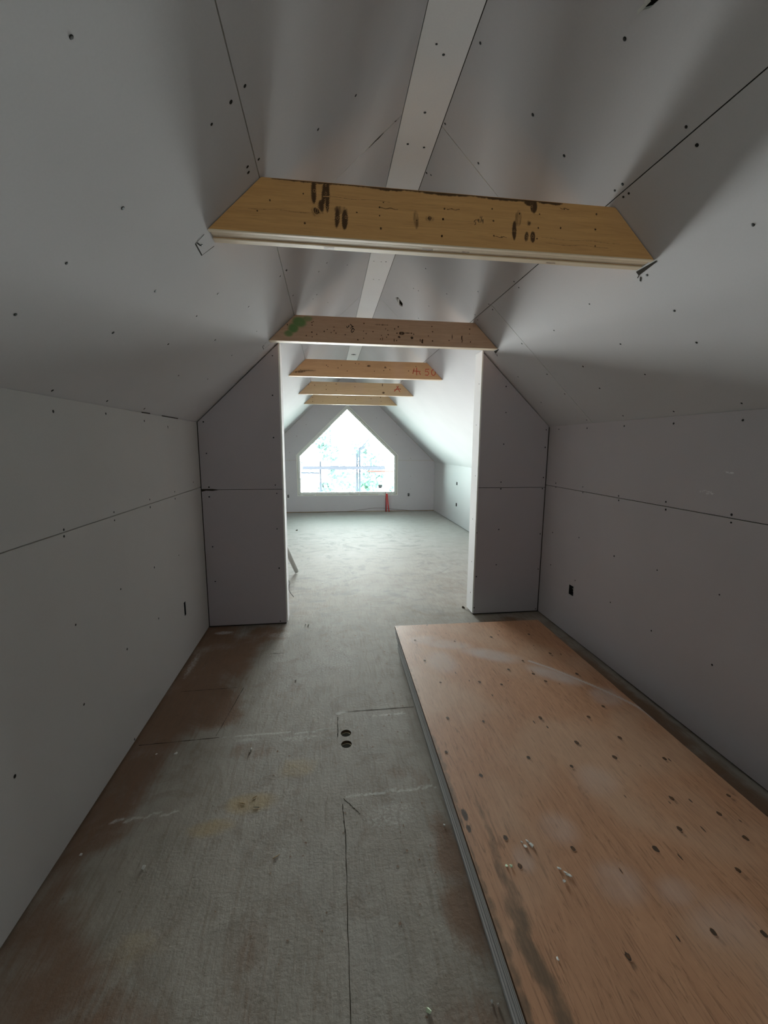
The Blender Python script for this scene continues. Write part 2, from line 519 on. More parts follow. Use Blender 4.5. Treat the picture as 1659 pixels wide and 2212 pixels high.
def wood_edge():
    t = MT('lit_raw_pine_edge', 0.6, 0.4)
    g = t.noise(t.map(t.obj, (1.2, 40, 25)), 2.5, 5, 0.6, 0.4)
    c = t.mix(g, (0.62, 0.475, 0.325), (0.84, 0.69, 0.50))  # raw pine undersides, floor bounce light mixed into the pale colour
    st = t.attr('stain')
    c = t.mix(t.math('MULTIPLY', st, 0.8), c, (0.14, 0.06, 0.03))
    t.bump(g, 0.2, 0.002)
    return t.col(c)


M_WOOD = wood_front('aged_pine_face', (0.42, 0.200, 0.070), (0.74, 0.400, 0.160))
M_WOODB = wood_front('dusty_brown_pine_face', (0.44, 0.270, 0.180), (0.72, 0.490, 0.345))
M_WOODC = wood_front('brown_pine_face', (0.45, 0.255, 0.125), (0.70, 0.430, 0.225))
M_WOODD = wood_front('pale_pine_face', (0.50, 0.340, 0.190), (0.74, 0.540, 0.335))
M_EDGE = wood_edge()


def plywood_face():
    t = MT('plywood_face', 0.55, 0.5)
    wv = t.noise(t.obj, 1.6, 2)
    co = t.map(t.obj, (11, 1.3, 1))
    g = t.noise(co, 1.8, 6, 0.66, 2.4)
    lines = t.noise(t.map(t.obj, (42, 3.2, 1)), 1.5, 5, 0.7, 3.0)
    c = t.mix(g, (0.35, 0.164, 0.085), (0.65, 0.362, 0.205))
    c = t.mix(t.math('MULTIPLY', t.step(lines, .50, .66), .62), c, (0.21, 0.100, 0.050))
    c = t.mix(t.math('MULTIPLY', t.step(wv, .42, .62), .35), c, (0.58, 0.43, 0.31))
    # dust film
    d = t.math('MULTIPLY', t.attr('dust'), t.step(t.noise(t.obj, 5, 4), .25, .65, .45, 1))
    c = t.mix(t.math('MULTIPLY', d, .8), c, (0.56, 0.49, 0.46))
    st = t.attr('stain')
    nb = t.noise(t.obj, 26, 4)
    f = t.step(t.math('ADD', st, t.math('MULTIPLY', t.math('SUBTRACT', nb, .5), 0.9)), 0.30, 0.75)
    f = t.math('MULTIPLY', f, t.step(st, 0.0, 0.3))
    c = t.mix(t.math('MULTIPLY', f, .93), c, (0.035, 0.020, 0.010))
    sp = t.attr('spray')                     # grey-green mildew along the long edge
    f2 = t.step(t.math('ADD', sp, t.math('MULTIPLY', t.math('SUBTRACT', t.noise(t.map(t.obj, (7, 2.5, 1)), 4, 6, .7), .5), 1.9)), .10, 1.15)
    f2 = t.math('MULTIPLY', f2, t.step(sp, 0.0, 0.3))
    c = t.mix(t.math('MULTIPLY', f2, .80), c, (0.10, 0.072, 0.042))
    t.bump(t.math('ADD', g, t.math('MULTIPLY', lines, .5)), 0.25, 0.002)
    return t.col(c)


M_PLY = plywood_face()
M_KNOT = plain('dark_knot', (0.03, 0.014, 0.006), 0.7, 0.2)
M_KNOTC = plain('knot_heart', (0.15, 0.075, 0.035), 0.7, 0.2)
M_PLYEDGE = plain('plywood_dark_edge', (0.10, 0.055, 0.030), 0.85, 0.1)


def sheet_edge(name, c):
    t = MT(name, 0.9, 0.15)
    k = t.noise(t.map(t.obj, (1, 3, 300)), 2, 4)
    c1 = t.mix(k, tuple(x * .8 for x in c), tuple(x * 1.15 for x in c))
    return t.col(c1)


M_SHEETEDGE = sheet_edge('grey_board_edge', (0.36, 0.37, 0.37))
M_GREENPAPER = plain('green_board_end', (0.35, 0.44, 0.37), 0.9, 0.1)


def subfloor():
    t = MT('dusty_plywood_subfloor', 0.75, 0.3)
    x, y, z = t.sep(t.pos)
    big = t.noise(t.pos, 1.3, 4)
    mid = t.noise(t.pos, 7, 5, 0.6, 0.4)
    fine = t.noise(t.pos, 70, 4, 0.65)
    grain = t.noise(t.map(t.pos, (26, 3.0, 1)), 2.0, 5, 0.6, 0.8)
    dusty = t.mix(mid, (0.245, 0.215, 0.178), (0.43, 0.395, 0.345))
    dusty = t.mix(t.math('MULTIPLY', t.step(grain, .46, .70), .42), dusty, (0.20, 0.160, 0.120))
    dusty = t.mix(t.math('MULTIPLY', t.step(big, .45, .65), .30), dusty, (0.40, 0.395, 0.37))
    blotch = t.step(t.noise(t.pos, 3.4, 6, .7, 1.2), .50, .66)
    dusty = t.mix(t.math('MULTIPLY', blotch, .40), dusty, (0.20, 0.15, 0.11))
    # far floor whitens with drywall dust, window brightness also put into the colour
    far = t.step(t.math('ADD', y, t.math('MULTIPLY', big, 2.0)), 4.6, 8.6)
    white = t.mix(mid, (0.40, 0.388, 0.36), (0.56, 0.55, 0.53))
    # footprints and broom swirls in the dust
    arc = t.noise(t.map(t.pos, (1.6, 2.0, 1), (0, 0, .5)), 1.25, 6, 0.68, 3.2)
    sw = t.step(arc, .47, .66)
    sw = t.math('MULTIPLY', sw, t.step(t.math('ABSOLUTE', t.math('SUBTRACT', y, 5.7)), 3.2, 1.2))
    sw = t.math('MULTIPLY', sw, t.step(t.math('ABSOLUTE', t.math('SUBTRACT', x, 0.35)), 1.9, 0.5))
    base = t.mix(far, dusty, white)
    base = t.mix(t.math('MULTIPLY', sw, .72), base, (0.22, 0.22, 0.205))
    # bare brown wood where the dust was wiped away
    bare = t.mix(grain, (0.15, 0.085, 0.050), (0.27, 0.160, 0.098))
    st = t.attr('stain')
    pat = t.noise(t.pos, 2.6, 6, 0.62, 0.6)
    f = t.step(t.math('ADD', st, t.math('ADD', t.math('MULTIPLY', t.math('SUBTRACT', pat, .5), 2.4),
                                         t.math('MULTIPLY', t.math('SUBTRACT', grain, .5), .6))), .15, 1.05)
    f = t.math('MULTIPLY', f, t.step(st, 0.0, 0.45))
    base = t.mix(t.math('MULTIPLY', f, .88), base, bare)
    sp = t.attr('spray')                      # yellow sawdust
    f = t.math('MULTIPLY', t.step(t.math('ADD', sp, t.math('MULTIPLY', t.math('SUBTRACT', mid, .5), 1.2)), .15, 1.1), t.step(sp, 0, .3))
    base = t.mix(t.math('MULTIPLY', f, .6), base, (0.42, 0.30, 0.13))
    du = t.attr('dust')                       # white plaster dust
    f = t.math('MULTIPLY', t.step(t.math('ADD', du, t.math('MULTIPLY', t.math('SUBTRACT', fine, .5), 1.4)), .2, 1.0), t.step(du, 0, .3))
    base = t.mix(t.math('MULTIPLY', f, .75), base, (0.60, 0.59, 0.56))
    speck = t.step(t.noise(t.pos, 38, 2), .70, .76)
    base = t.mix(t.math('MULTIPLY', speck, .5), base, (0.12, 0.10, 0.08))
    t.bump(t.math('ADD', t.math('MULTIPLY', grain, .6), t.math('ADD', fine, t.math('MULTIPLY', mid, 1.5))), 0.45, 0.003)
    return t.col(base)


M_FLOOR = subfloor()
M_SEAM = plain('floor_seam', (0.05, 0.04, 0.03), 0.95, 0.1)

# ------------------------------------------------------------------ the setting
def P_left(u, v, d): return (XL - d, u, v)
def P_right(u, v, d): return (XR + d, u, v)
def P_front(u, v, d): return (u, YP + d, v)
def P_pback(u, v, d): return (u, YPB - d, v)
def P_gable(u, v, d): return (u, YW + d, v)
def P_back(u, v, d): return (u, YBK - d, v)
def P_fleft(u, v, d): return (FXL - d, u, v)
def P_fright(u, v, d): return (FXR + d, u, v)
def P_floor(u, v, d): return (u, v, -d)
def P_ridge(u, v, d): return (u, v, ZR + d)


NRM = math.hypot(1, M)
def P_sl(u, v, d): return (u - d * M / NRM, v, zl(u) + d / NRM)
def P_sr(u, v, d): return (u + d * M / NRM, v, zr_(u) + d / NRM)


def struct(name, mb, m):
    return tag(mb.build(name, m), kind='structure')


screw_mb = MB()
c0 = screw_mb.vert((0, 0, 0.0012))
r0 = [screw_mb.vert((0.0036 * math.cos(k * math.pi / 5), 0.0036 * math.sin(k * math.pi / 5), 0.0011)) for k in range(10)]
r1 = [screw_mb.vert((0.0058 * math.cos(k * math.pi / 5), 0.0058 * math.sin(k * math.pi / 5), 0.0002)) for k in range(10)]
for k in range(10):
    j = (k + 1) % 10
    screw_mb.face((c0, r0[k], r0[j]))
    screw_mb.face((r0[k], r1[k], r1[j], r0[j]))
SCREW = screw_mb.build('drywall_screw', M_SCREW)
screw_used = False


def screws(P, pts, parent):
    """dark screw heads sunk in the drywall face, one object each"""
    global screw_used
    z = (Vector(P(0, 0, -1)) - Vector(P(0, 0, 0))).normalized()
    q = z.to_track_quat('Z', 'Y')
    for (u, v) in pts:
        o = SCREW if not screw_used else SCREW.copy()
        if screw_used:
            COL.objects.link(o)
        screw_used = True
        k = random.uniform(.8, 1.15)
        o.scale = (k, k * random.uniform(.85, 1.1), 1)
        o.rotation_mode = 'QUATERNION'
        o.rotation_quaternion = q
        o.parent = parent
        o.location = Vector(P(u, v, -0.0002)) - world_loc(parent)


def sheet(P, outer, m, parent, holes=(), extra=None):
    mb = MB()
    mb.plate(P, outer, holes, 0, TS, 0, 1)
    if extra:
        extra(mb)
    return mb.build('drywall_sheet', [m, M_GYP, M_VOID], parent)


def rect(u0, u1, v0, v1): return [(u0, v0), (u1, v0), (u1, v1), (u0, v1)]


G = 0.0023        # half of a sheet joint

# --- floor
def circ(cx, cy, r, n=20):
    return [(cx + r * math.cos(2 * math.pi * k / n), cy + r * math.sin(2 * math.pi * k / n)) for k in range(n)]


fl = MB()
HOLES = [circ(0.081, 2.128, 0.0285), circ(0.080, 2.040, 0.0285)]
HX0, HX1, HY0, HY1 = .02, .14, 1.98, 2.19
fl.plate(P_floor, rect(HX0, HX1, HY0, HY1), HOLES, 0, 0.019, 0, 2)
FG = Grid(P_floor, steps(FXL - .02, (.1, XL), (.014, .6), (.05, 1.72), (.02, XR), (.1, FXR + .02)) ,
          steps(YBK - .02, (.2, .2), (.014, HY0), (.014, HY1), (.014, 3.7), (.05, 5.2), (.4, YW + .02)))
for x in (HX0, HX1):
    FG.us[int(np.abs(FG.us - x).argmin())] = x
FG.U, FG.V = np.meshgrid(FG.us, FG.vs, indexing='ij')
FG.skip = lambda x, y: HX0 < x < HX1 and HY0 < y < HY1
D1 = -0.0006
def fb(*a, **k): FG.blot(P_floor, *a, **k)
def fbs(*a, **k): fl.blot(P_floor, *a, d=-random.uniform(.0003, .0009), **k)
# bare brown wood along the left wall and by the partition
FG.line([(-.95, 3.60), (-.90, 3.2), (-.92, 2.7), (-.97, 2.2), (-1.0, 1.7)], [.42, .46, .44, .36, .30], val=1.0)
FG.line([(-.55, 3.46), (-.72, 3.2), (-.70, 2.6), (-.66, 2.4)], [.28, .34, .30, .24], val=.9)
FG.line([(-1.0, 1.7), (-1.0, 1.35)], .16, val=.8)
FG.line([(-.95, 1.25), (-.80, 1.0), (-.62, .8), (-.5, .5)], [.30, .40, .48, .5], val=.85)
for (u, v, ru, rv, val) in [(-.45, 3.42, .26, .16, .8), (-.42, 2.05, .20, .12, .55), (-.25, 1.05, .22, .3, .35), (-.3, 2.6, .25, .3, .3),
                            (.44, 1.42, .11, .26, .95), (.44, 1.14, .13, .22, .95), (.36, .90, .2, .16, .65), (.42, 1.78, .07, .16, .6),
                            (1.86, 2.0, .14, 1.9, 1.0), (1.60, 3.46, .5, .16, .8), (.32, 1.82, .18, .09, .55), (.14, 1.55, .06, .09, .45)]:
    fb(u, v, ru, rv, val=val, core=.2)
for (u, v, ru, rv, val) in [(-.36, 1.72, .17, .09, 1.0), (-.50, 1.61, .15, .07, .8), (-.17, 1.90, .16, .12, .55), (-.62, 1.20, .22, .1, .35)]:
    fb(u, v, ru, rv, val=val, attr='spray', core=.3, n=20)
# the wiped plaster dust edges
for (u, v, ru, rv, val) in [(-.40, 3.42, .18, .10, .6), (.0, 2.95, .35, .5, .35), (-.88, 3.52, .12, .05, .8), (-.98, 3.0, .04, .3, .6),
                            (.25, 1.58, .2, .12, .45), (-.18, 2.12, .18, .04, .5), (-.45, 2.14, .1, .02, .6), (.33, 2.27, .14, .05, .3)]:
    fb(u, v, ru, rv, val=val, attr='dust', core=.4, n=20)
# seams between the subfloor sheets
def seam(a, b, wd=.005, n=14, wob=.003):
    pts = [(a[0] + (b[0] - a[0]) * k / n + random.uniform(-wob, wob) * .4, a[1] + (b[1] - a[1]) * k / n + random.uniform(-wob, wob) * .4) for k in range(n + 1)]
    fl.ribbon(P_floor, pts, [wd * random.uniform(.35, 1.2) for _ in pts], m=1, d=-.0008)
def ridge_dust(a, b, wd=.014, n=22):
    pts = [(a[0] + (b[0] - a[0]) * k / n, a[1] + (b[1] - a[1]) * k / n + random.uniform(-.008, .008)) for k in range(n + 1)]
    FG.line(pts, [max(.010, wd * random.uniform(.4, 1.0)) for _ in pts], 'dust', .8)
seam((.040, 2.275), (.036, 2.10), .006)
seam((.045, 1.66), (.052, 1.50), .005)
seam((.052, 1.50), (.041, .93), .005)
seam((.041, .93), (.04, .3), .006)
seam((-1.0, 2.165), (-.60, 2.176), .005)
seam((.09, 2.318), (.50, 2.316), .006)
seam((-.95, 2.655), (-.60, 2.66), .004)
seam((-.45, 3.10), (-.35, 3.10), .006)
seam((-.56, 2.655), (-.62, 2.19), .004)
seam((.05, 1.69), (.12, 1.60), .004)
ridge_dust((-.60, 2.178), (.02, 2.168))
ridge_dust((.06, 1.703), (.48, 1.706), .02)
ridge_dust((.03, 2.31), (.10, 2.318), .02)
ridge_dust((.25, 2.255), (.44, 2.262), .018)
ridge_dust((-.92, 1.69), (-.66, 1.71), .02)
# dark scuffs, dents and marks in the dust
for _ in range(90):
    u, v = random.uniform(-.5, .46), random.uniform(.7, 3.5)
    fbs(u, v, random.uniform(.003, .010), random.uniform(.002, .006), val=1, core=.6, ang=random.uniform(0, 3))
for _ in range(60):
    u, v = random.uniform(-.35, 1.3), random.uniform(3.0, 5.2)
    fbs(u, v, random.uniform(.004, .016), random.uniform(.003, .007), val=1, core=.6, ang=random.uniform(-.3, .3))
FG.into(fl)
M_CUT = plain('cut_plywood_hole', (0.10, 0.07, 0.045), 0.9, 0.1)
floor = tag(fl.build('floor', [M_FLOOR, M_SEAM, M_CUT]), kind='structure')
under = MB()
under.box(FXL - .1, FXR + .1, YBK - .1, YW + .1, -.32, -.28)
under.build('joist_space', M_VOID, floor)

# --- shell behind the drywall (framing and sheathing)
def prism_y(mb, poly, y0, y1, m=0):
    mb.plate(lambda u, v, d: (u, d, v), poly, (), y0, y1, m)


# near knee walls
def P_leftb(u, v, d): return (XL - TS - .002 - d, u, v)
wl = MB()
LBOX = (3.060, 3.100, .343, .446)
RBOX = (3.087, 3.156, .355, .437)
wl.plate(P_leftb, [(YBK - .05, -.1), (YPB + .0, -.1), (YPB + .0, ZK - .01), (YBK - .05, ZK - .01)], [rect(*LBOX)[::-1]], 0, .09)
wall_left = struct('wall_left', wl, M_VOID)
sheet(P_left, rect(YBK, YP - .005, .012, 1.219 - G), M_DRY, wall_left, [rect(*LBOX)])
def tears_left(mb):
    for (a, b) in [((2.60, 1.7405), (2.72, 1.7425)), ((2.9, 1.7415), (3.2, 1.742))]:
        mb.ribbon(P_left, [a, b], .006, m=2)
    mb.ribbon(P_left, [(2.985, 1.684), (2.994, 1.672), (2.992, 1.664)], .006, m=2)
sheet(P_left, rect(YBK, YP - .005, 1.219 + G, ZK - .008), M_DRY, wall_left, extra=tears_left)
screws(P_left, [p for p in SCREWS_WALL_LEFT if p[1] > .02], wall_left)

def P_rightb(u, v, d): return (XR + TS + .002 + d, u, v)
wr = MB()
wr.plate(P_rightb, [(YBK - .05, -.1), (YPB, -.1), (YPB, ZK - .01), (YBK - .05, ZK - .01)], [rect(*RBOX)[::-1]], 0, .09)
wall_right = struct('wall_right', wr, M_VOID)
sheet(P_right, rect(YBK, YP - .005, .014, 1.219 - G), M_PURPR, wall_right, [rect(*RBOX)])
def scuffs_right(mb):
    for (u0, v0, u1, v1) in [(1.95, 1.335, 2.02, 1.33), (1.84, 1.44, 1.90, 1.445), (1.92, 1.325, 1.98, 1.322)]:
        mb.ribbon(P_right, [(u0, v0), ((u0 + u1) / 2, v0 + .003), (u1, v1)], .012, 'dust', .8)
sheet(P_right, rect(YBK, YP - .005, 1.219 + G, ZK - .008), M_PURPR, wall_right, extra=scuffs_right)
screws(P_right, [p for p in SCREWS_WALL_RIGHT if p[1] > .02], wall_right)

# partition, left and right of the opening
def partition(name, x0, x1, left):
    zt = zl if left else zr_
    e = .002
    core = MB()
    jm = TS + .002
    cx0, cx1 = (x0 - .25, x1 - jm) if left else (x0 + jm, x1 + .25)
    if left:
        prof = [(FXL - .1, -.1), (cx1, -.1), (cx1, zt(cx1) - .004), (FXL - .1, zt(FXL - .1) - .004)]
    else:
        prof = [(cx0, -.1), (FXR + .1, -.1), (FXR + .1, zt(FXR + .1) - .004), (cx0, zt(cx0) - .004)]
    prism_y(core, prof, YP + TS + .001, YPB - TS - .001)
    w_ = struct(name, core, M_VOID)
    def quad(a, b, z0, z1a, z1b): return [(a, z0), (b, z0), (b, z1b), (a, z1a)]
    g = .011
    zj = 1.196
    if left:
        a, b = x0 + .005, x1 - .007
    else:
        a, b = x0 + .007, x1 - .005
    def torn(mb):
        if left:
            mb.ribbon(P_front, [(XL + .005, zj - .004), (XL + .04, zj), (XL + .09, zj - .001), (XL + .14, zj)], [.022, .014, .016, .003], m=2)
    sheet(P_front, quad(a, b, .014, zj - G, zj - G), M_PURP, w_)
    sheet(P_front, quad(a, b, zj + G, zt(a) - g, zt(b) - g), M_PURP, w_, extra=torn)
    # far side
    if left:
        sheet(P_pback, quad(FXL + .002, x1 - .002, .014, zt(FXL) - g, zt(x1) - g), M_PURP, w_)
    else:
        sheet(P_pback, quad(x0 + .002, FXR - .002, .014, zt(x0) - g, zt(FXR) - g), M_PURP, w_)
    # jamb lining and its metal corner
    jb = MB()
    zz = zt(x1 if left else x0) - .004
    s_ = -1 if left else 1
    xa = x1 if left else x0
    jb.box(min(xa, xa + s_ * TS), max(xa, xa + s_ * TS), YP - .002, YPB + .002, .02, zz)
    jb.build('jamb_lining', M_RIDGE, w_)  # window light on the jamb put into its pale colour
    bd = MB()
    for yy in (YP - .0035, YPB + .0015):
        bd.box(min(xa, xa + s_ * .012), max(xa, xa + s_ * .012), yy, yy + .002, .03, zz)
    bd.build('corner_bead', M_BEAD, w_)
    return w_


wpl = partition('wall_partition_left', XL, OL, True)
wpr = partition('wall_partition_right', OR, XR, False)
screws(P_front, [p for p in SCREWS_PARTITION_LEFT if p[1] > .02], wpl)
screws(P_front, [p for p in SCREWS_PARTITION_RIGHT if p[1] > .02], wpr)
def P_jr(u, v, d): return (OR + d, u, v)
screws(P_jr, [(3.69, 2.1), (3.72, 1.75), (3.69, 1.3), (3.72, .9), (3.70, .5), (3.70, .2)], wpr)

# far room side walls
wfr = MB()
wfr.box(FXR + TS + .002, FXR + .12, YPB, YW + .2, -.1, ZFK - .01)
wall_far_right = struct('wall_far_right', wfr, M_VOID)
FB = [(8.166, 8.235, .792, .855), (8.155, 8.235, .362, .433)]
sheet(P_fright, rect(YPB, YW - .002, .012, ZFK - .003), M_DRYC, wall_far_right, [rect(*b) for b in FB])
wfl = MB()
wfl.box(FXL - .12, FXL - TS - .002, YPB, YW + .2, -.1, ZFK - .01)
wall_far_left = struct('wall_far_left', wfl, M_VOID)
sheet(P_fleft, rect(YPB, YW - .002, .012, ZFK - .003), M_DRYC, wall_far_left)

# far gable with the window opening
WIN = [(-.680, .405), (1.655, .405), (1.655, 1.340), (.478, 2.470), (-.685, 1.332)]
GB = [(-.927, -.888, .355, .421), (1.918, 1.960, .362, .432)]
def P_gb(u, v, d): return (u, YW + TS + .002 + d, v)
gprof = [(FXL - .1, -.1), (FXR + .1, -.1), (FXR + .1, zr_(FXR + .1) + .1), (RX2, ZR + .1), (RX1, ZR + .1), (FXL - .1, zl(FXL - .1) + .1)]
wg = MB()
wg.plate(P_gb, gprof, [WIN] + [rect(*b) for b in GB], 0, .14)
wall_gable = struct('wall_front', wg, M_STUD)
zj = 1.219
low = [(FXL, .016), (FXR, .016), (FXR, ZFK - .002), (FXR, ZFK - .001), (2.522, zj - G), (1.655, zj - G), (1.655, .405), (-.680, .405), (-.684, zj - G), (-1.577, zj - G), (FXL, ZFK - .002)]
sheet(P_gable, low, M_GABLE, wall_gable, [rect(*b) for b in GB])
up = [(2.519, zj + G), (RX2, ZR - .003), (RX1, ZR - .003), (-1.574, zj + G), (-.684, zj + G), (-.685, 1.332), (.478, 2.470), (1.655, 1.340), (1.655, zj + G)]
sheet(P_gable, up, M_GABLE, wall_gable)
screws(P_gable, SCREWS_GABLE, wall_gable)

# wall behind the camera, with a small window added to light the beam fronts
bprof = [(XL - .1, -.1), (XR + .1, -.1), (XR + .1, zr_(XR + .1) + .1), (RX2, ZR + .1), (RX1, ZR + .1), (XL - .1, zl(XL - .1) + .1)]
RW = rect(REAR_X0, REAR_X1, REAR_Z0, REAR_Z1)
wb = MB()
wb.plate(P_back, bprof, [RW], .013, .15)
wall_back = struct('wall_back', wb, M_STUD)
sheet(P_back, [(XL, .012), (XR, .012), (XR, ZK), (RX2, ZR - .002), (RX1, ZR - .002), (XL, ZK)], M_DRY, wall_back, [RW])

GS = .0014
# --- ceiling: roof deck with the sloped sheets and the flat ridge strip
rf = MB()
prof = [(FXL - .25, zl(FXL - .25)), (RX1, zl(RX1)), (RX2, ZR), (FXR + .25, zr_(FXR + .25))]
o_ = .018
inner = [(FXL - .25, zl(FXL - .25) + o_ * NRM), (RX1 - .004, ZR + o_ + .006), (RX2 + .004, ZR + o_ + .006), (FXR + .25, zr_(FXR + .25) + o_ * NRM)]
outer = [(FXR + .25, zr_(FXR + .25) + .2), (RX2, ZR + .25), (RX1, ZR + .25), (FXL - .25, zl(FXL - .25) + .2)]
prism_y(rf, inner + outer, YBK - .2, YW + .2)
ceiling = tag(rf.build('ceiling', M_VOID), kind='structure')
YA, YB_ = YBK, YW - .002
def crack_left(mb):
    # the torn paper at the butt joint
    mb.ribbon(P_sl, [(.215, 2.217), (.245, 2.213), (.262, 2.214), (.285, 2.211)], [.003, .008, .012, .004], m=2, d=-.0007)
    mb.ribbon(P_sl, [(.335, 2.209), (.345, 2.215)], [.006, .003], m=2)
def notch_left(mb):
    for yb, k in ((1.75, 1.0), (3.39, .8)):
        x0 = XL + (ZB - ZK) / M
        mb.ribbon(P_sl, [(x0 - .012, yb + .005), (x0 - .045, yb + .01), (x0 - .048, yb + .10), (x0 - .004, yb + .115)], .004 * k, m=2)
        mb.ribbon(P_sl, [(x0 - .040, yb + .012), (x0 - .036, yb + .045)], .004 * k, m=2)
sheet(P_sl, rect(FXL - .04, SL - GS, YA, 3.72 - G), M_DRYC, ceiling, extra=notch_left)
sheet(P_sl, rect(FXL - .04, SL - GS, 3.72 + G, YB_), M_DRYC, ceiling)
sheet(P_sl, rect(SL + GS, RX1 - .004, YA, 2.212 - G), M_DRYC, ceiling, extra=crack_left)
sheet(P_sl, rect(SL + GS, RX1 - .004, 2.212 + G, 4.65 - G), M_DRYC, ceiling)
sheet(P_sl, rect(SL + GS, RX1 - .004, 4.65 + G, YB_), M_DRYC, ceiling)
T1 = [(.683, 4.342), (.698, 4.290), (.720, 4.296), (.748, 4.310), (.757, 4.372), (.742, 4.405), (.728, 4.408), (.705, 4.378)]
T2 = [(.876, 1.235), (.896, 1.222), (.915, 1.236), (.908, 1.275), (.899, 1.292), (.890, 1.270)]
def slot_right(y0, y1):
    """the cut-out left open around a beam end"""
    x0 = XR - (ZB - ZK) / M
    def f(mb):
        mb.poly([P_sr(x0 + .001, y0 - .004, -.0008), P_sr(x0 + .006, y0 - .004, -.0008), P_sr(x0 + .017, y1 + .010, -.0008), P_sr(x0 + .001, y1 + .010, -.0008)], 2)
        mb.ribbon(P_sr, [(x0 + .024, y1 + .006), (x0 + .036, y1 + .022)], .006, m=2)
        mb.ribbon(P_sr, [(x0 + .016, y1 + .008), (x0 + .022, y1 + .024)], .003, m=2)
    return f
sheet(P_sr, rect(SR + GS, FXR + .04, YA, 3.02 - G), M_DRYC, ceiling, extra=slot_right(1.742, 1.846))
sheet(P_sr, rect(SR + GS, FXR + .04, 3.02 + G, YB_), M_DRYC, ceiling, extra=slot_right(3.396, 3.474))
sheet(P_sr, rect(RX2 + .003, SR - GS, YA, 2.26 - G), M_DRYC, ceiling, [T2])
sheet(P_sr, rect(RX2 + .003, SR - GS, 2.26 + G, 4.69 - G), M_DRYC, ceiling, [T1])
sheet(P_sr, rect(RX2 + .003, SR - GS, 4.69 + G, YB_), M_DRYC, ceiling)
SLOT = [(.432, 7.545), (.475, 7.520), (.518, 7.545), (.518, 7.575), (.475, 7.598), (.432, 7.575)]
rg = MB()
rg.plate(P_ridge, rect(RX1, RX2, YA, 6.4 - G), (), 0, .010)
rg.build('ridge_strip', [M_RIDGE], ceiling)
rg = MB()
rg.plate(P_ridge, rect(RX1, RX2, 6.4 + G, YB_), [SLOT], 0, .010)
rg.build('ridge_strip', [M_RIDGE], ceiling)
screws(P_sl, SCREWS_CEILING_LEFT, ceiling)
screws(P_sr, SCREWS_CEILING_RIGHT, ceiling)
screws(P_ridge, SCREWS_RIDGE, ceiling)
# shreds of paper hanging from the torn holes
sh = MB()
sh.poly([P_sr(.70, 4.30, -.001), P_sr(.715, 4.30, -.001), P_sr(.735, 4.36, -.02), P_sr(.725, 4.365, -.018)])
sh.build('torn_paper', M_GYP, ceiling, fix=False)
sh = MB()
sh.poly([P_sr(.896, 1.262, -.001), P_sr(.902, 1.262, -.001), P_sr(.897, 1.300, -.012), P_sr(.892, 1.292, -.012)])
sh.poly([P_sr(.886, 1.24, -.001), P_sr(.896, 1.24, -.001), P_sr(.900, 1.27, -.008), P_sr(.893, 1.272, -.008)])
sh.build('torn_paper', M_GYP, ceiling, fix=False)

# --- windows
def inset(poly, t):
    n = len(poly)
    out = []
    for k in range(n):
        p0, p1, p2 = Vector(poly[k - 1]), Vector(poly[k]), Vector(poly[(k + 1) % n])
        a, b = (p1 - p0).normalized(), (p2 - p1).normalized()
        na, nb = Vector((-a.y, a.x)), Vector((-b.y, b.x))
        m_ = (na + nb).normalized()
        out.append(tuple(p1 + m_ * (t / max(.3, m_.dot(na)))))
    return out


def glass_mat():
    m = bpy.data.materials.new('window_glass')
    m.use_nodes = True
    t = m.node_tree
    t.nodes.remove(t.nodes['Principled BSDF'])
    tr = t.nodes.new('ShaderNodeBsdfTransparent')
    tr.inputs[0].default_value = (.95, .98, .97, 1)
    gl = t.nodes.new('ShaderNodeBsdfGlossy')
    gl.inputs['Roughness'].default_value = .02
    fr = t.nodes.new('ShaderNodeFresnel')
    fr.inputs[0].default_value = 1.3
    mx = t.nodes.new('ShaderNodeMixShader')
    t.links.new(fr.outputs[0], mx.inputs[0])
    t.links.new(tr.outputs[0], mx.inputs[1])
    t.links.new(gl.outputs[0], mx.inputs[2])
    t.links.new(mx.outputs[0], t.nodes['Material Output'].inputs[0])
    return m


M_GLASS = glass_mat()
M_STICK = plain('grey_sticker', (0.42, 0.45, 0.50), 0.7, 0.2)


def window(name, P, poly, y_in):
    fr = MB()
    i1, i2 = inset(poly, .030), inset(poly, .062)
    fr.ring(P, inset(poly, .002), i1, y_in, y_in + .075)
    fr.ring(P, i1, i2, y_in + .018, y_in + .065)
    o = tag(fr.build(name, M_VINYL), kind='structure')
    gl = MB()
    gl.plate(P, inset(poly, .055), (), y_in + .038, y_in + .044)
    gl.build('glass_pane', M_GLASS, o)
    bead = MB()
    bead.ring(P, inset(poly, -.016), inset(poly, .003), -.0035, -.0005)
    bead.build('corner_bead', M_BEAD, o)
    return o


w1 = window('window_1', P_gable, WIN, .055)
st = MB()
st.plate(P_gable, rect(1.215, 1.305, .545, .635), (), .088, .0905)
st.build('sticker', M_STICK, w1)
for (u, wd) in ((-.62, .11), (-.30, .05), (-.05, .07), (.48, .07), (.75, .04), (1.28, .16), (1.52, .10)):
    fm = MB()
    pts = [(u + wd * (k / 6 - .5), YW + .010 + .012 * math.sin(k * 1.7), .412 + .008 * math.sin(k * 2.3 + u)) for k in range(7)]
    fm.tube(pts, [.006, .014, .018, .015, .019, .012, .006], 8)
    fm.build('sealing_foam', M_FOAM, w1, smooth=True)
w2 = window('added_rear_window', P_back, RW, .05)  # added opening that sends fill light onto the beam fronts

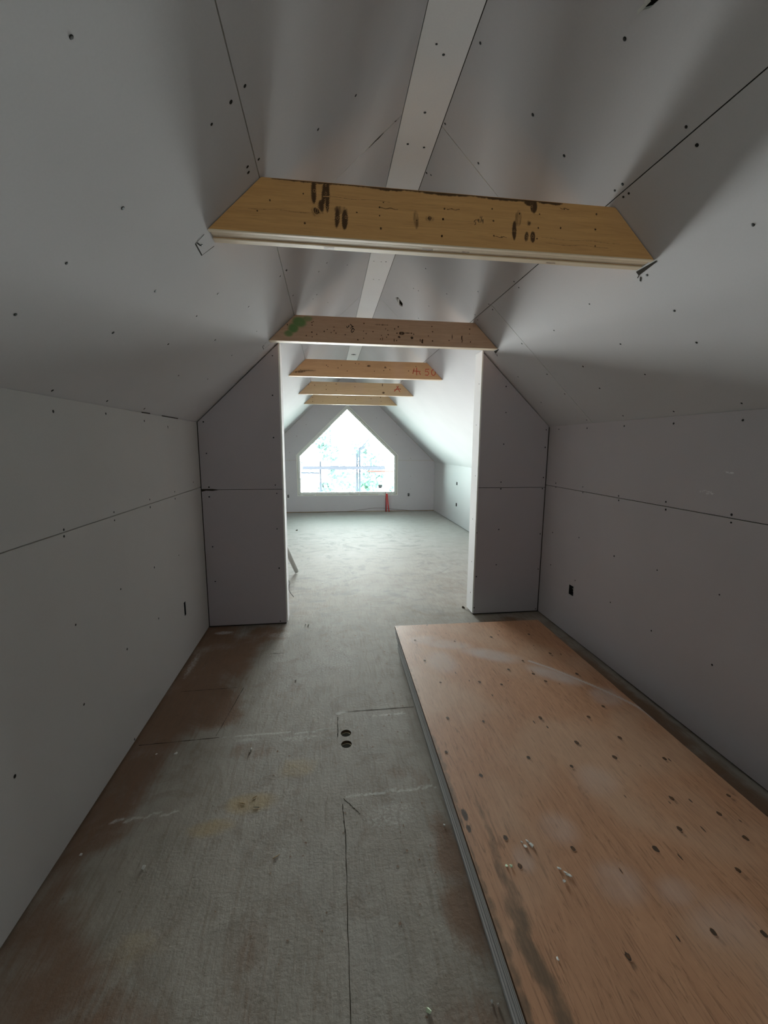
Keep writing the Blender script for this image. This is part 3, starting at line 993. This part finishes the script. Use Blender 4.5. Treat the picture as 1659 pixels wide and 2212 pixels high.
# ------------------------------------------------------------------ beams
def board(mb, y0, y1, front_mat=0, sag=0.0, grid=None):
    """one plank of a beam, its ends cut along the roof slope"""
    n = 24
    e = .0045
    def xl_(z): return XL + (z - ZK) / M + e
    def xr_(z): return XR - (z - ZK) / M - e
    zb, zt = ZB + sag, ZT
    b = .003
    prof = [(y0 + b, zb), (y1 - b, zb), (y1, zb + b), (y1, zt - b), (y1 - b, zt), (y0 + b, zt), (y0, zt - b), (y0, zb + b)]
    rows = []
    for k in range(n + 1):
        f = k / n
        rows.append([mb.vert((xl_(z) + (xr_(z) - xl_(z)) * f, y, z)) for y, z in prof])
    for A, B in zip(rows, rows[1:]):
        for q in range(8):
            j = (q + 1) % 8
            if grid and q == 6:
                continue
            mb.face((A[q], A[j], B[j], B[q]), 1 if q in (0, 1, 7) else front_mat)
    mb.face(list(reversed(rows[0])), front_mat)
    mb.face(rows[-1], front_mat)


def make_beam(y, plies, label, marks=None, edge_marks=(), face=None):
    cx = (XL + XR) / 2
    root = thing('ceiling_beam', (cx, plies[0][0], ZB), label, 'beam', 'wooden beams across the attic ceiling')
    for k, (a, b, sg) in enumerate(plies):
        mb = MB()
        if k == 0:
            # front face: a fine patch, its ends cut to the slope
            e = .0045
            def P_w(f, v, d):
                x0, x1 = XL + (v - ZK) / M + e, XR - (v - ZK) / M - e
                return (x0 + (x1 - x0) * f, a + d, v)
            big = y < 4
            bg_ = Grid(P_w, steps(0, (.0028 if big else .01, 1)), steps(ZB + .003 + sg, (.0055 if big else .02, ZT - .003)))
            x0, x1 = XL + (bg_.V - ZK) / M + e, XR - (bg_.V - ZK) / M - e
            keep = bg_.U
            bg_.U = x0 + (x1 - x0) * bg_.U
            mb.soft = bg_
            marks(mb, lambda u, v, d: (u, a + d, v))
            bg_.U = keep
            bg_.into(mb)
            board(mb, a, b, 0, sg, True)
        else:
            board(mb, a, b, 0, sg)
        for (u0, u1, kk, wd) in edge_marks:
            if kk == k:
                mid = (a + b) / 2
                mb.ribbon(lambda u, v, d: (u, v, ZB + sg + d), [(u0, mid), ((u0 + u1) / 2, mid + .003), (u1, mid)], wd, 'stain', 1.0, m=1, d=-.0006)
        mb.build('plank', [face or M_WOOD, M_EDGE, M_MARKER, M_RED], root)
    return root


def nails(mb, P, pts, r=.0035):
    for (u, v) in pts:
        mb.blot(P, u, v, r * random.uniform(.8, 1.3), r * random.uniform(.8, 1.4), core=.6, n=7)


def strokes(mb, P, lines, wd, m, d=-.0009):
    for ln in lines:
        mb.ribbon(P, ln, wd, m=m, d=d)


def marks1(mb, P):
    knots = [(-.026, 2.420, .016, .018), (.403, 2.423, .012, .013), (.806, 2.434, .009, .012)]
    for (u, v, a, b) in knots:
        mb.soft.blot(P, u, v, a * 2.6, b * 1.6, val=.42, core=.3, n=18)
        mb.blot(P, u, v, a * .85, b * .85, val=.75, core=.6, n=14, d=-.0007)
        mb.blot(P, u + .001, v, a * .3, b * .55, val=1, core=.6, d=-.0009)
    # dark burnt scrapes across the grain
    for (u, v, a, b, val) in [(-.034, 2.484, .0095, .034, 1), (.002, 2.480, .0065, .034, 1), (.016, 2.470, .008, .045, .95), (-.008, 2.438, .012, .018, .7),
                              (.050, 2.400, .010, .028, .75), (.079, 2.398, .013, .030, .85), (.064, 2.43, .03, .012, .45),
                              (.745, 2.403, .009, .030, .85), (.760, 2.45, .016, .026, .45), (.820, 2.497, .016, .022, .8), (.806, 2.506, .03, .009, .8),
                              (.797, 2.386, .010, .016, .65), (.823, 2.386, .011, .018, .75), (.350, 2.416, .012, .03, .4)]:
        mb.soft.blot(P, u, v, a * 1.15, b * 1.5, val=val, core=.75, n=16, wob=.25, ang=random.uniform(-.08, .08))
    nails(mb, P, [p for p in B1a + B1b if not any(abs(p[0] - k[0]) < .012 and abs(p[1] - k[1]) < .012 for k in knots)], .0042)
    for (u0, u1, v) in [(.66, .715, 2.377), (-.27, .0, 2.412), (.93, .97, 2.497), (.47, .52, 2.462), (.215, .28, 2.447), (.0, .25, 2.47), (.86, 1.2, 2.385), (.88, 1.15, 2.366)]:
        n = 8
        mb.ribbon(P, [(u0 + (u1 - u0) * k / n, v + .002 * math.sin(k * 1.3 + u0 * 9)) for k in range(n + 1)],
                  [.0035 * random.uniform(.5, 1.2) for _ in range(n + 1)], 'stain', .8 if u1 - u0 < .08 else .42)
    # waney dark top edge
    n = 26
    for k in range(n):
        mb.soft.blot(P, -.15 + 1.1 * k / n, ZT - .001, .05, .007 + .010 * abs(math.sin(k * .55)) * (1.0 if k > 8 else .4), val=.95, core=.5)
    # pencilled length "59 1/4"
    def q(u, v): return (u, v - .0005)
    L = [[(.5890, 2.4330), (.5800, 2.4275), (.5785, 2.4225), (.5835, 2.4250), (.5862, 2.4215), (.5850, 2.4160), (.5818, 2.4135)],
         [(.5985, 2.4345), (.5925, 2.4335), (.5918, 2.4285), (.5968, 2.4280), (.5985, 2.4345), (.5985, 2.4220)],
         [(.6035, 2.4385), (.6035, 2.4455), (.6030, 2.4390)],
         [(.6105, 2.4460), (.6055, 2.4235)],
         [(.6118, 2.4350), (.6108, 2.4285), (.6165, 2.4300)], [(.6160, 2.4365), (.6158, 2.4205)]]
    strokes(mb, P, L, .0019, 2)


def marks2(mb, P):
    for (u, v, a, b, val) in [(-.19, 2.470, .075, .055, 1.0), (-.235, 2.425, .06, .05, .95), (-.27, 2.385, .05, .035, .8), (-.13, 2.495, .06, .03, .7)]:
        mb.soft.blot(P, u, v, a, b, attr='spray', val=val, core=.45, n=20)
    nails(mb, P, B2a + B2b, .0052)
    mb.soft.blot(P, .585, 2.419, .030, .016, val=1, core=.5, n=16, wob=.3)
    mb.soft.blot(P, .63, 2.421, .05, .004, val=.8, core=.5)
    mb.soft.blot(P, .43, 2.475, .09, .010, val=.42, core=.4)
    for (u, v, a, b) in [(.747, 2.366, .010, .020), (.730, 2.372, .004, .014), (.985, 2.408, .004, .022), (1.063, 2.405, .006, .02), (1.068, 2.385, .004, .014),
                         (.435, 2.372, .004, .016), (.526, 2.365, .004, .014), (.565, 2.39, .012, .01), (.665, 2.39, .012, .012)]:
        mb.blot(P, u, v, a, b, val=.9, core=.6, wob=.3)
    # scribbled marker star
    L = []
    for (a, b, c, d_) in [(.160, 2.452, .168, 2.440), (.180, 2.462, .172, 2.447), (.188, 2.470, .206, 2.452), (.196, 2.448, .214, 2.455), (.205, 2.444, .222, 2.428),
                          (.210, 2.440, .196, 2.430), (.190, 2.444, .196, 2.438), (.196, 2.416, .204, 2.408), (.216, 2.424, .206, 2.414), (.202, 2.425, .192, 2.420)]:
        L.append([(a, b), ((a + c) / 2 + .002, (b + d_) / 2), (c, d_)])
    strokes(mb, P, L, .0055, 2)


def marks3(mb, P):
    nails(mb, P, B3, .006)
    mb.soft.blot(P, -.2, 2.398, .20, .006, val=.6, core=.5, n=14)
    mb.soft.blot(P, -.3, 2.372, .10, .010, val=.6, core=.5, n=14)
    mb.blot(P, .49, 2.464, .03, .012, val=.6, core=.5)
    mb.blot(P, .68, 2.45, .02, .010, val=.6, core=.5)
    # red pencil "+ 50"
    u, v = 1.048, 2.42
    L = [[(u - .045, v + .004), (u + .045, v - .002)], [(u - .002, v + .042), (u, v - .045)], [(u + .03, v - .01), (u + .045, v - .038)], [(u - .03, v + .03), (u - .045, v - .03)]]
    u, v = 1.172, 2.412
    L += [[(u + .025, v + .036), (u - .018, v + .034), (u - .022, v + .006), (u + .006, v + .010), (u + .022, v - .010), (u + .008, v - .034), (u - .022, v - .030)]]
    u = 1.248
    L += [[(u + .024 * math.cos(k * math.pi / 6), v + .034 * math.sin(k * math.pi / 6)) for k in range(13)]]
    strokes(mb, P, L, .0085, 3)


def marks4(mb, P):
    nails(mb, P, B4, .007)
    mb.blot(P, .868, 2.49, .008, .03, val=.8, core=.5)
    mb.blot(P, .885, 2.375, .03, .02, val=.7, core=.5)
    u, v = 1.104, 2.432
    strokes(mb, P, [[(u - .05, v - .01), (u + .05, v + .01)], [(u - .01, v + .05), (u + .04, v - .04)], [(u + .02, v + .05), (u - .05, v - .035)]], .010, 3)


def marks5(mb, P):
    nails(mb, P, B5, .008)


make_beam(1.75, [(1.742, 1.7655, 0), (1.7700, 1.8085, .0035), (1.8095, 1.846, 0)],
          'orange brown wooden beam nearest the viewer, with dark scrapes and a written 59 1/4', marks1,
          [(.0, .04, 2, .02), (.385, .43, 1, .02), (.93, .97, 2, .008), (.55, .58, 1, .01)])
make_beam(3.405, [(3.396, 3.432, 0), (3.434, 3.474, .002)],
          'brown beam with green spray paint at one end, just in front of the wide doorway', marks2, [(-.07, -.05, 0, .01)], M_WOODB)
make_beam(5.0426, [(5.036, 5.074, 0), (5.076, 5.114, .001)],
          'brown beam with red pencil digits, first one beyond the doorway', marks3, (), M_WOODC)
make_beam(6.7576, [(6.751, 6.789, 0), (6.791, 6.829, .001)],
          'pale brown beam with a red pencil star near its end, second beyond the doorway', marks4, (), M_WOODD)
make_beam(8.3395, [(8.333, 8.371, 0), (8.373, 8.411, .001)],
          'farthest and palest wooden beam, closest to the peaked window', marks5, (), M_WOODD)

# ------------------------------------------------------------------ stack of boards on the floor
ANG = math.atan2(.043, 2.414)
def stack_xy(u, v):
    """u across, v along the stack from its near left corner"""
    ca, sa = math.cos(ANG), math.sin(ANG)
    return (.478 + u * ca + v * sa, .785 - u * sa + v * ca)


ORD = ['directly under the brown plywood', 'second below the brown plywood', 'third below the brown plywood', 'fourth below the brown plywood',
       'fourth up from the floor', 'third up from the floor', 'second up from the floor', 'lying right on the floor']
TB = .0126
for k in range(8):
    z1 = .1045 - k * (TB + .00035) + .0
    z0 = z1 - TB
    du = [.003, .002, .001, .004, .000, -.004, -.002, .003][k]
    v1 = [2.395, 2.392, 2.330, 2.285, 2.255, 2.225, 2.200, 2.195][k]
    mb = MB()
    a = .0028
    W_ = 1.219
    # tapered long edges show a fine dark joint between boards
    prof = [(du, z0 + a), (du, z1 - a), (du + .012, z1), (du + W_ - .012, z1), (du + W_, z1 - a), (du + W_, z0 + a), (du + W_ - .012, z0), (du + .012, z0)]
    A = [mb.vert((*stack_xy(u, -.10), z)) for u, z in prof]
    B = [mb.vert((*stack_xy(u, v1), z)) for u, z in prof]
    for q in range(8):
        j = (q + 1) % 8
        mb.face((A[q], A[j], B[j], B[q]), 0 if q in (0, 4) else 1)
    mb.face(list(reversed(A)), 0)
    mb.face(B, 2)
    c = stack_xy(W_ / 2, 1.2)
    o = mb.build('drywall_board', [M_SHEETEDGE, M_DRY, M_GREENPAPER], None, loc=(c[0], c[1], z0))
    tag(o, 'grey drywall board in the floor stack, ' + ORD[k], 'board', 'stacked boards on the floor')

ZPL = .1195
def P_ply(u, v, d): return (u, v, ZPL - d)
pl = MB()
c = [stack_xy(.004, -.02), stack_xy(1.222, -.02), stack_xy(1.222, 2.436), stack_xy(.004, 2.436)]
zb_ = .1052
n = 40
rows = []
for k in range(n + 1):
    v = -.11 + 2.546 * k / n
    rows.append([pl.vert((*stack_xy(.004, v), ZPL)), pl.vert((*stack_xy(.004, v), zb_)), pl.vert((*stack_xy(1.222, v), zb_)), pl.vert((*stack_xy(1.222, v), ZPL))])
for A, B in zip(rows, rows[1:]):
    for q in range(3):
        pl.face((A[q], A[q + 1], B[q + 1], B[q]), 1)
pl.face(list(reversed(rows[0])), 1)
pl.face(rows[-1], 1)
def P_st(u, v, d): return (*stack_xy(u, v), ZPL - d)
PG = Grid(P_st, steps(.004, (.007, .3), (.010, 1.222)), steps(-.11, (.0105, 2.436)))
PG.X = .478 + PG.U * math.cos(ANG) + PG.V * math.sin(ANG)
PG.Y = .785 - PG.U * math.sin(ANG) + PG.V * math.cos(ANG)
PG.U0, PG.V0, PG.U, PG.V = PG.U, PG.V, PG.X, PG.Y      # stains are given in floor coordinates
def pb(u, v, a, b, **k): PG.blot(P_ply, u, v, a, b, **k)
def pbs(u, v, a, b, **k): pl.blot(P_ply, u, v, a, b, d=-random.uniform(.0003, .0008), **k)
# knots: a dark rim around a brown heart, with a dark streak in the grain
seen = []
for (u, v) in KNOTS_PLYWOOD:
    if any(math.hypot(u - p[0], v - p[1]) < .02 for p in seen) or u > 1.70:
        continue
    seen.append((u, v))
    r = random.uniform(.0085, .0125)
    pb(u + random.uniform(-.005, .005), v - .02, r * 2.0, r * 4.0, val=.46, core=.3, n=14)
    pbs(u, v, r * .95, r * 1.35, val=1.0, core=.72, n=12)
    if random.random() < .6:
        pl.poly([P_ply(u + r * .42 * math.cos(q * .7), v + r * .62 * math.sin(q * .7), -.00095) for q in range(9)], 2)
for _ in range(26):
    pbs(random.uniform(.6, 1.65), random.uniform(.9, 3.1), random.uniform(.003, .006), random.uniform(.008, .022), val=.7, core=.5)
# mildew streak and darkened rim by the long open edge
for k, (u, v) in enumerate(MOLD):
    wd = .012 + .020 * min(1, k / 6)
    pb(u, v, wd * 1.25, .075, attr='spray', val=min(1, .55 + .06 * k), core=.45, n=16)
for v in [x * .06 for x in range(0, 42)]:
    x, y = stack_xy(.010, v)
    pb(x, y, .018 + .010 * math.sin(v * 9), .055, attr='spray', val=(.85 if v < 1.1 else .30), core=.4, n=12)
for (u, v, a, b) in [(.52, 1.42, .018, .05), (.515, 1.36, .014, .03), (.54, 3.20, .02, .012), (.79, 3.205, .012, .012), (1.15, 3.20, .02, .008)]:
    pb(u, v, a, b, val=.9, core=.4, n=14)
# trodden dust and a pale drag mark
for (u, v, a, b, val, ang) in [(.85, 2.86, .25, .10, .75, -.35), (1.12, 2.66, .28, .11, .95, -.5), (1.42, 2.36, .24, .10, .95, -.75), (1.60, 2.10, .12, .14, .7, -.7),
                               (.75, 2.6, .14, .2, .5, 0), (1.15, 1.52, .14, .12, .35, .3), (.95, 1.1, .12, .10, .45, 0), (1.12, 1.05, .1, .07, .4, 0), (.72, 2.95, .16, .1, .5, 0),
                               (.67, 1.22, .05, .07, .5, 0), (.86, 1.32, .10, .10, .4, 0), (1.2, .95, .16, .1, .4, 0)]:
    pb(u, v, a, b, attr='dust', val=val, core=.35, ang=ang, n=20)
PG.line(SCUFF, .017, 'dust', 1.6)
PG.U, PG.V = PG.U0, PG.V0
PG.into(pl)
top = pl.build('plywood_sheet', [M_PLY, M_PLYEDGE, M_KNOTC], None, loc=(*stack_xy(.61, 1.2), .1052))
tag(top, 'brown knotty plywood sheet lying on top of the stack of grey boards', 'plywood', 'stacked boards on the floor')

# ------------------------------------------------------------------ electrical boxes let into the walls
M_BOXIN = plain('black_box_inside', (0.02, 0.02, 0.022), 0.6, 0.3)
M_WIREW = plain('white_wire', (0.7, 0.7, 0.68), 0.5, 0.3)


def ebox(P, u0, u1, v0, v1, label, wires=True, mat=M_BOXIN):
    cu, cv = (u0 + u1) / 2, (v0 + v1) / 2
    root = thing('electrical_box', P(cu, cv, 0), label, 'electrical box', 'electrical boxes in the walls')
    e = .0012
    mb = MB()
    a, b, c_, d_ = u0 + e, u1 - e, v0 + e, v1 - e
    t = .0022
    dep = .055
    outer, inner = rect(a, b, c_, d_), rect(a + t, b - t, c_ + t, d_ - t)
    mb.ring(P, outer, inner, .002, dep)
    mb.plate(P, outer, (), dep - .002, dep)
    mb.build('box_body', mat, root)
    if wires:
        wb_ = MB()
        for q in (-1, 1):
            wb_.tube([P(cu + q * (b - a) * .15, cv + q * .012, dep - .003), P(cu + q * (b - a) * .22, cv + q * .006, dep * .6), P(cu - q * (b - a) * .1, cv - q * .012, dep * .3),
                      P(cu - q * (b - a) * .2, cv - q * .02, dep * .6)], .0022, 6)
        wb_.build('wire', M_WIREW, root)
    return root


ebox(P_left, *LBOX, 'empty black electrical box low in the near left wall')
ebox(P_right, *RBOX, 'empty black electrical box low in the near right wall, above the plywood')
ebox(P_gable, *GB[0], 'small electrical box left of and below the peaked window')
ebox(P_gable, *GB[1], 'small electrical box right of and below the peaked window')
ebox(P_fright, *FB[0], 'upper of two electrical boxes in the far right wall', False)
ebox(P_fright, *FB[1], 'lower of two electrical boxes in the far right wall', False)
# junction box behind the slot in the ridge strip
r = thing('junction_box', (.475, 7.56, ZR), 'dark oval junction box in the pale ridge strip of the ceiling', 'junction box')
mb = MB()
ins = [(.475 + (u - .475) * .96, 7.559 + (v - 7.559) * .9) for u, v in SLOT]
ins2 = [(.475 + (u - .475) * .88, 7.559 + (v - 7.559) * .78) for u, v in SLOT]
mb.ring(P_ridge, ins, ins2, .001, .02)
mb.plate(P_ridge, ins, (), .016, .018)
mb.build('box_body', M_BOXIN, r)

# ------------------------------------------------------------------ loose things in the far room
M_REDTUBE = plain('red_plastic_tube', (0.72, 0.06, 0.06), 0.35, 0.5)
M_BLACK = plain('black_cable', (0.015, 0.015, 0.016), 0.5, 0.4)
M_GREYC = plain('grey_cable', (0.22, 0.20, 0.18), 0.6, 0.3)
M_PVC = plain('grey_white_plastic', (0.50, 0.50, 0.475), 0.45, 0.4)
for (pts, lab) in [([(1.388, 9.955, 0.0), (1.390, 9.956, .2), (1.389, 9.962, .445)], 'upright red plastic tube below the window, the straighter of two'),
                   ([(1.456, 9.945, 0.0), (1.428, 9.950, .2), (1.410, 9.966, .43)], 'slanting red plastic tube beside the upright one below the window')]:
    mb = MB()
    mb.tube(pts, .0125, 10)
    o = mb.build('plastic_tube', M_REDTUBE, None, loc=pts[0], smooth=True)
    tag(o, lab, 'tube', 'red tubes at the far wall')
mb = MB()
mb.tube([(1.37, 9.985, 0.0), (1.375, 9.99, .25), (1.382, 9.985, .45), (1.380, 9.97, .56)], .0055, 8)
tag(mb.build('cable', M_BLACK, None, loc=(1.37, 9.985, 0), smooth=True), 'black cable standing up behind the red tubes at the window', 'cable')
mb = MB()
pts = [(-1.0 + 3.4 * k / 24, 9.975 + .012 * math.sin(k), .006 + .085 * math.exp(-((k - 15.5) / 4.0) ** 2)) for k in range(25)]
mb.tube(pts, .005, 6)
tag(mb.build('cable', M_GREYC, None, loc=pts[0], smooth=True), 'thin grey cable lying along the foot of the far gable wall', 'cable')

# plastic pipe leaning on the far side of the partition
A, B_ = Vector((-.395, 5.18, .022)), Vector((-.575, YPB + .05, 1.26))
def lean(a, b, s): return a.lerp(b, s)
mb = MB()
ctrl = [A + (B_ - A) * (k / 10) + Vector((-.015, 0, -.02)) * math.sin(math.pi * k / 10) for k in range(11)]
mb.tube(ctrl, .026, 16, cap=False)
mb.tube([p for p in ctrl], .022, 16, cap=False)
tag(mb.build('plastic_pipe', M_PVC, None, loc=A, smooth=True), 'pale plastic pipe leaning behind the left side of the doorway', 'pipe')
wx = thing('electrical_cable', (-.372, 3.86, .30), 'pale electrical cable with a bent black end, poking out behind the left door jamb', 'cable')
mb = MB()
mb.tube([(-.41, YPB + .003, .40), (-.385, 3.84, .37), (-.366, 3.86, .325), (-.360, 3.862, .295)], [.006, .007, .0075, .0075], 8)
mb.build('sheath', M_PVC, wx, smooth=True)
mb = MB()
mb.tube([(-.360, 3.862, .296), (-.366, 3.862, .28), (-.367, 3.862, .235), (-.355, 3.864, .205), (-.327, 3.87, .163)], .0028, 6)
mb.build('wire_end', M_BLACK, wx, smooth=True)

# ------------------------------------------------------------------ crumbs of plaster, paper and wood
M_CHIP = plain('white_plaster', (0.72, 0.72, 0.69), 0.95, 0.1)
M_CHIPG = plain('pale_green_chip', (0.60, 0.72, 0.52), 0.9, 0.1)
M_CHIPD = plain('dark_chip', (0.05, 0.04, 0.03), 0.9, 0.1)
M_CHIPY = plain('yellow_wood_chip', (0.36, 0.25, 0.12), 0.9, 0.1)


def chip(name, x, y, z, sx, sy, sz, mat, label, cat, group, seed, rot=0.0, parts=1):
    rnd = random.Random(seed)
    bm = bmesh.new()
    ca, sa = math.cos(rot), math.sin(rot)
    for p in range(parts):
        ox, oy = (0, 0) if parts == 1 else (rnd.uniform(-1, 1) * sx, rnd.uniform(-1, 1) * sy)
        k = 1 if parts == 1 else rnd.uniform(.3, .7)
        vs = []
        for q in range(14):
            a, f = rnd.uniform(0, 6.28), rnd.uniform(.55, 1)
            u, v = ox + sx * k * f * math.cos(a), oy + sy * k * f * math.sin(a)
            vs.append(bm.verts.new((u * ca - v * sa, u * sa + v * ca, rnd.choice((0, rnd.uniform(.4, 1))) * sz)))
        bmesh.ops.convex_hull(bm, input=vs)
    for v in [v for v in bm.verts if not v.link_faces]:
        bm.verts.remove(v)
    zmin = min(v.co.z for v in bm.verts)
    for v in bm.verts:
        v.co.z -= zmin
    me = bpy.data.meshes.new(name)
    bm.to_mesh(me)
    bm.free()
    me.materials.append(mat)
    o = bpy.data.objects.new(name, me)
    COL.objects.link(o)
    o.location = (x, y, z + .0009)
    return tag(o, label, cat, group)


GF, GP = 'crumbs on the bare floor', 'crumbs on the plywood'
for i, (x, y, sx, sy, sz, mat, lab, rot, parts, nm, cat) in enumerate([
        (-.789, 2.079, .012, .010, .006, M_CHIP, 'small white plaster crumb on the floor nearest the left wall', .3, 1, 'plaster_chip', 'chip'),
        (-.884, 2.084, .007, .006, .005, M_CHIP, 'tiny pale crumb beside the left wall, left of a bigger white one', .3, 1, 'plaster_chip', 'chip'),
        (-.408, 2.041, .011, .020, .008, M_CHIP, 'white torn plaster flake on the floor left of the two round holes', .2, 2, 'plaster_chip', 'chip'),
        (-.197, 3.598, .016, .018, .012, M_CHIP, 'white plaster lump on the floor at the doorway', 0, 2, 'plaster_chip', 'chip'),
        (-.233, 2.700, .008, .006, .005, M_CHIP, 'tiny white crumb alone in the middle of the near floor', 0, 1, 'plaster_chip', 'chip'),
        (-.962, 1.553, .008, .008, .006, M_CHIP, 'white crumb close to the foot of the left wall in front', 0, 1, 'plaster_chip', 'chip'),
        (-.702, 1.467, .010, .013, .006, M_CHIP, 'grey white flake on the brown floor in front on the left', .5, 1, 'plaster_chip', 'chip'),
        (.259, .932, .008, .010, .005, M_CHIPG, 'pale green chip on the floor at the bottom edge of the photo', .6, 1, 'plaster_chip', 'chip'),
        (.449, .925, .010, .006, .006, M_CHIP, 'plaster crumbs on the floor against the near end of the stack', 0, 2, 'plaster_chip', 'chip'),
        (.462, 1.500, .006, .006, .005, M_CHIP, 'tiny white crumb on the floor against the side of the stack', 0, 1, 'plaster_chip', 'chip'),
        (1.300, 3.820, .018, .022, .014, M_CHIPD, 'dark bit of debris at the foot of the right door jamb', 0, 1, 'debris_bit', 'chip'),
        (-.576, 7.87, .03, .02, .02, M_CHIPD, 'dark bit of debris alone on the white far floor', 0, 1, 'debris_bit', 'chip'),
        (-.215, 1.450, .020, .0025, .0028, M_CHIPY, 'thin pale wood splinter on the floor below the yellow sawdust', .6, 1, 'wood_splinter', 'splinter'),
        (-.395, 1.720, .020, .0022, .0028, M_CHIPY, 'yellow wood splinter in the sawdust patch, lying crosswise', -.3, 1, 'wood_splinter', 'splinter'),
        (-.345, 1.745, .016, .002, .0028, M_CHIPY, 'yellow wood splinter at the back of the sawdust patch', .7, 1, 'wood_splinter', 'splinter'),
        (-.33, 1.690, .018, .002, .0028, M_CHIPD, 'dark splinter at the front of the sawdust patch', -.1, 1, 'wood_splinter', 'splinter')]):
    chip(nm, x, y, 0, sx, sy, sz, mat, lab, cat, GF, 100 + i, rot, parts)
for i, (x, y, sx, sy, sz, mat, lab, rot, parts) in enumerate([
        (.600, 1.203, .0065, .0065, .003, M_CHIPG, 'left of two touching pale green chips on the plywood', 0, 1),
        (.614, 1.200, .0065, .0065, .003, M_CHIPG, 'right of two touching pale green chips on the plywood, beside a ring shaped knot', 0, 1),
        (.703, 1.275, .013, .018, .0025, M_CHIP, 'smeared white plaster crumbs on the plywood beyond the green chips', .4, 4),
        (.783, 1.152, .018, .010, .003, M_CHIP, 'crumbled white plaster streak on the plywood', -.7, 5),
        (.768, 1.126, .008, .007, .004, M_CHIP, 'solid white plaster crumb in front of the crumbled streak on the plywood', .2, 1),
        (.631, .924, .004, .006, .004, M_CHIP, 'tiny white speck alone on the near plywood', 0, 1)]):
    chip('plaster_chip', x, y, ZPL + .0004, sx, sy, sz, mat, lab, 'chip', GP, 300 + i, rot, parts)

# ------------------------------------------------------------------ outside the far window
M_GROUND = plain('pale_gravel', (0.55, 0.55, 0.52), 0.95, 0.1)
g = MB()
g.plate(lambda u, v, d: (u, v, -6.0 - d), rect(-14, 16, 8, 33), (), 0, .2)
tag(g.build('ground', M_GROUND), kind='structure')
M_STEEL = plain('galvanised_steel', (0.10, 0.105, 0.14), 0.9, 0.0)
M_PLANK = plain('weathered_plank', (0.11, 0.11, 0.15), 0.9, 0.0)
M_ORANGE = plain('orange_rail', (0.22, 0.12, 0.12), 0.9, 0.0)
sc_ = thing('scaffold', (.45, 12.6, -6.0), 'hazy scaffold of posts and a plank outside the peaked window', 'scaffold')
for (x, top_) in ((-.20, 1.10), (.98, 1.50), (.90, 1.32)):
    mb = MB()
    mb.tube([(x, 12.95, -6.0), (x, 12.95, top_)], .028, 10)
    mb.build('post', M_STEEL, sc_, smooth=True)
mb = MB()
mb.box(-.72, 1.72, 12.6, 12.9, .86, .95)
mb.build('plank', M_PLANK, sc_)
mb = MB()
mb.tube([(-.75, 12.45, .78), (-.22, 12.45, .77)], .03, 8)
mb.build('rail', M_STEEL, sc_)
mb = MB()
mb.tube([(1.2, 12.7, .80), (2.1, 12.7, .79)], .025, 8)
mb.build('guard_rail', M_ORANGE, sc_)
mb = MB()
mb.tube([(1.0, 12.95, 1.45), (1.28, 12.95, 1.78)], .02, 8)
mb.tube([(1.0, 12.95, 1.48), (1.12, 12.95, 1.50)], .03, 8)
mb.build('brace', M_STEEL, sc_)

M_LEAF = plain('tree_leaf', (0.27, 0.34, 0.33), 0.9, 0.0, var=.3)
M_LEAF2 = plain('shrub_leaf', (0.22, 0.35, 0.28), 0.9, 0.0, var=.3)
M_BARK = plain('bark', (0.18, 0.2, 0.2), 0.9, 0.0)


def tree(x, y, base, h, rad, label, leaf, n, seed, cat='tree', name='tree'):
    rnd = random.Random(seed)
    root = thing(name, (x, y, base), label, cat, 'trees beyond the window')
    mb = MB()
    mb.tube([(x, y, base), (x + .1, y, base + h * .4), (x, y, base + h * .85)], [.16, .12, .04], 8)
    mb.build('trunk', M_BARK, root, smooth=True)
    cr = MB()
    blobs = [(rnd.uniform(-.6, .6) * rad, rnd.uniform(-.5, .5) * rad, base + h * rnd.uniform(.35, .92), rad * rnd.uniform(.35, .62)) for _ in range(9)]
    for _ in range(n):
        bx, by, bz, br = rnd.choice(blobs)
        v = Vector((rnd.gauss(0, 1), rnd.gauss(0, 1), rnd.gauss(0, 1))).normalized() * br * rnd.uniform(.5, 1)
        c_ = Vector((x + bx, y + by, bz)) + v
        a = Vector((rnd.gauss(0, 1), rnd.gauss(0, 1), rnd.gauss(0, 1))).normalized()
        b = a.orthogonal().normalized()
        s_ = rnd.uniform(.10, .22)
        cr.poly([c_ - a * s_, c_ + b * s_ * .6, c_ + a * s_, c_ - b * s_ * .6])
    cr.build('crown', leaf, root, fix=False)


tree(.2, 24, -6, 9.9, 1.15, 'tall hazy tree seen through the middle of the peaked window', M_LEAF, 1500, 1)
tree(-2.0, 26, -6, 8.9, .7, 'thin hazy tree seen through the left part of the peaked window', M_LEAF, 450, 2)
tree(2.6, 27, -6, 8.2, 1.5, 'broad hazy tree seen through the right part of the peaked window', M_LEAF, 1100, 3)
for k, (x, lab) in enumerate(((1.5, 'bright green bush low in the right part of the window'), (4.6, 'bright green bush at the right frame of the peaked window'))):
    tree(x, 22, -6, 6.2, 1.5, lab, M_LEAF2, 1100, 5 + k, 'bush', 'bush')
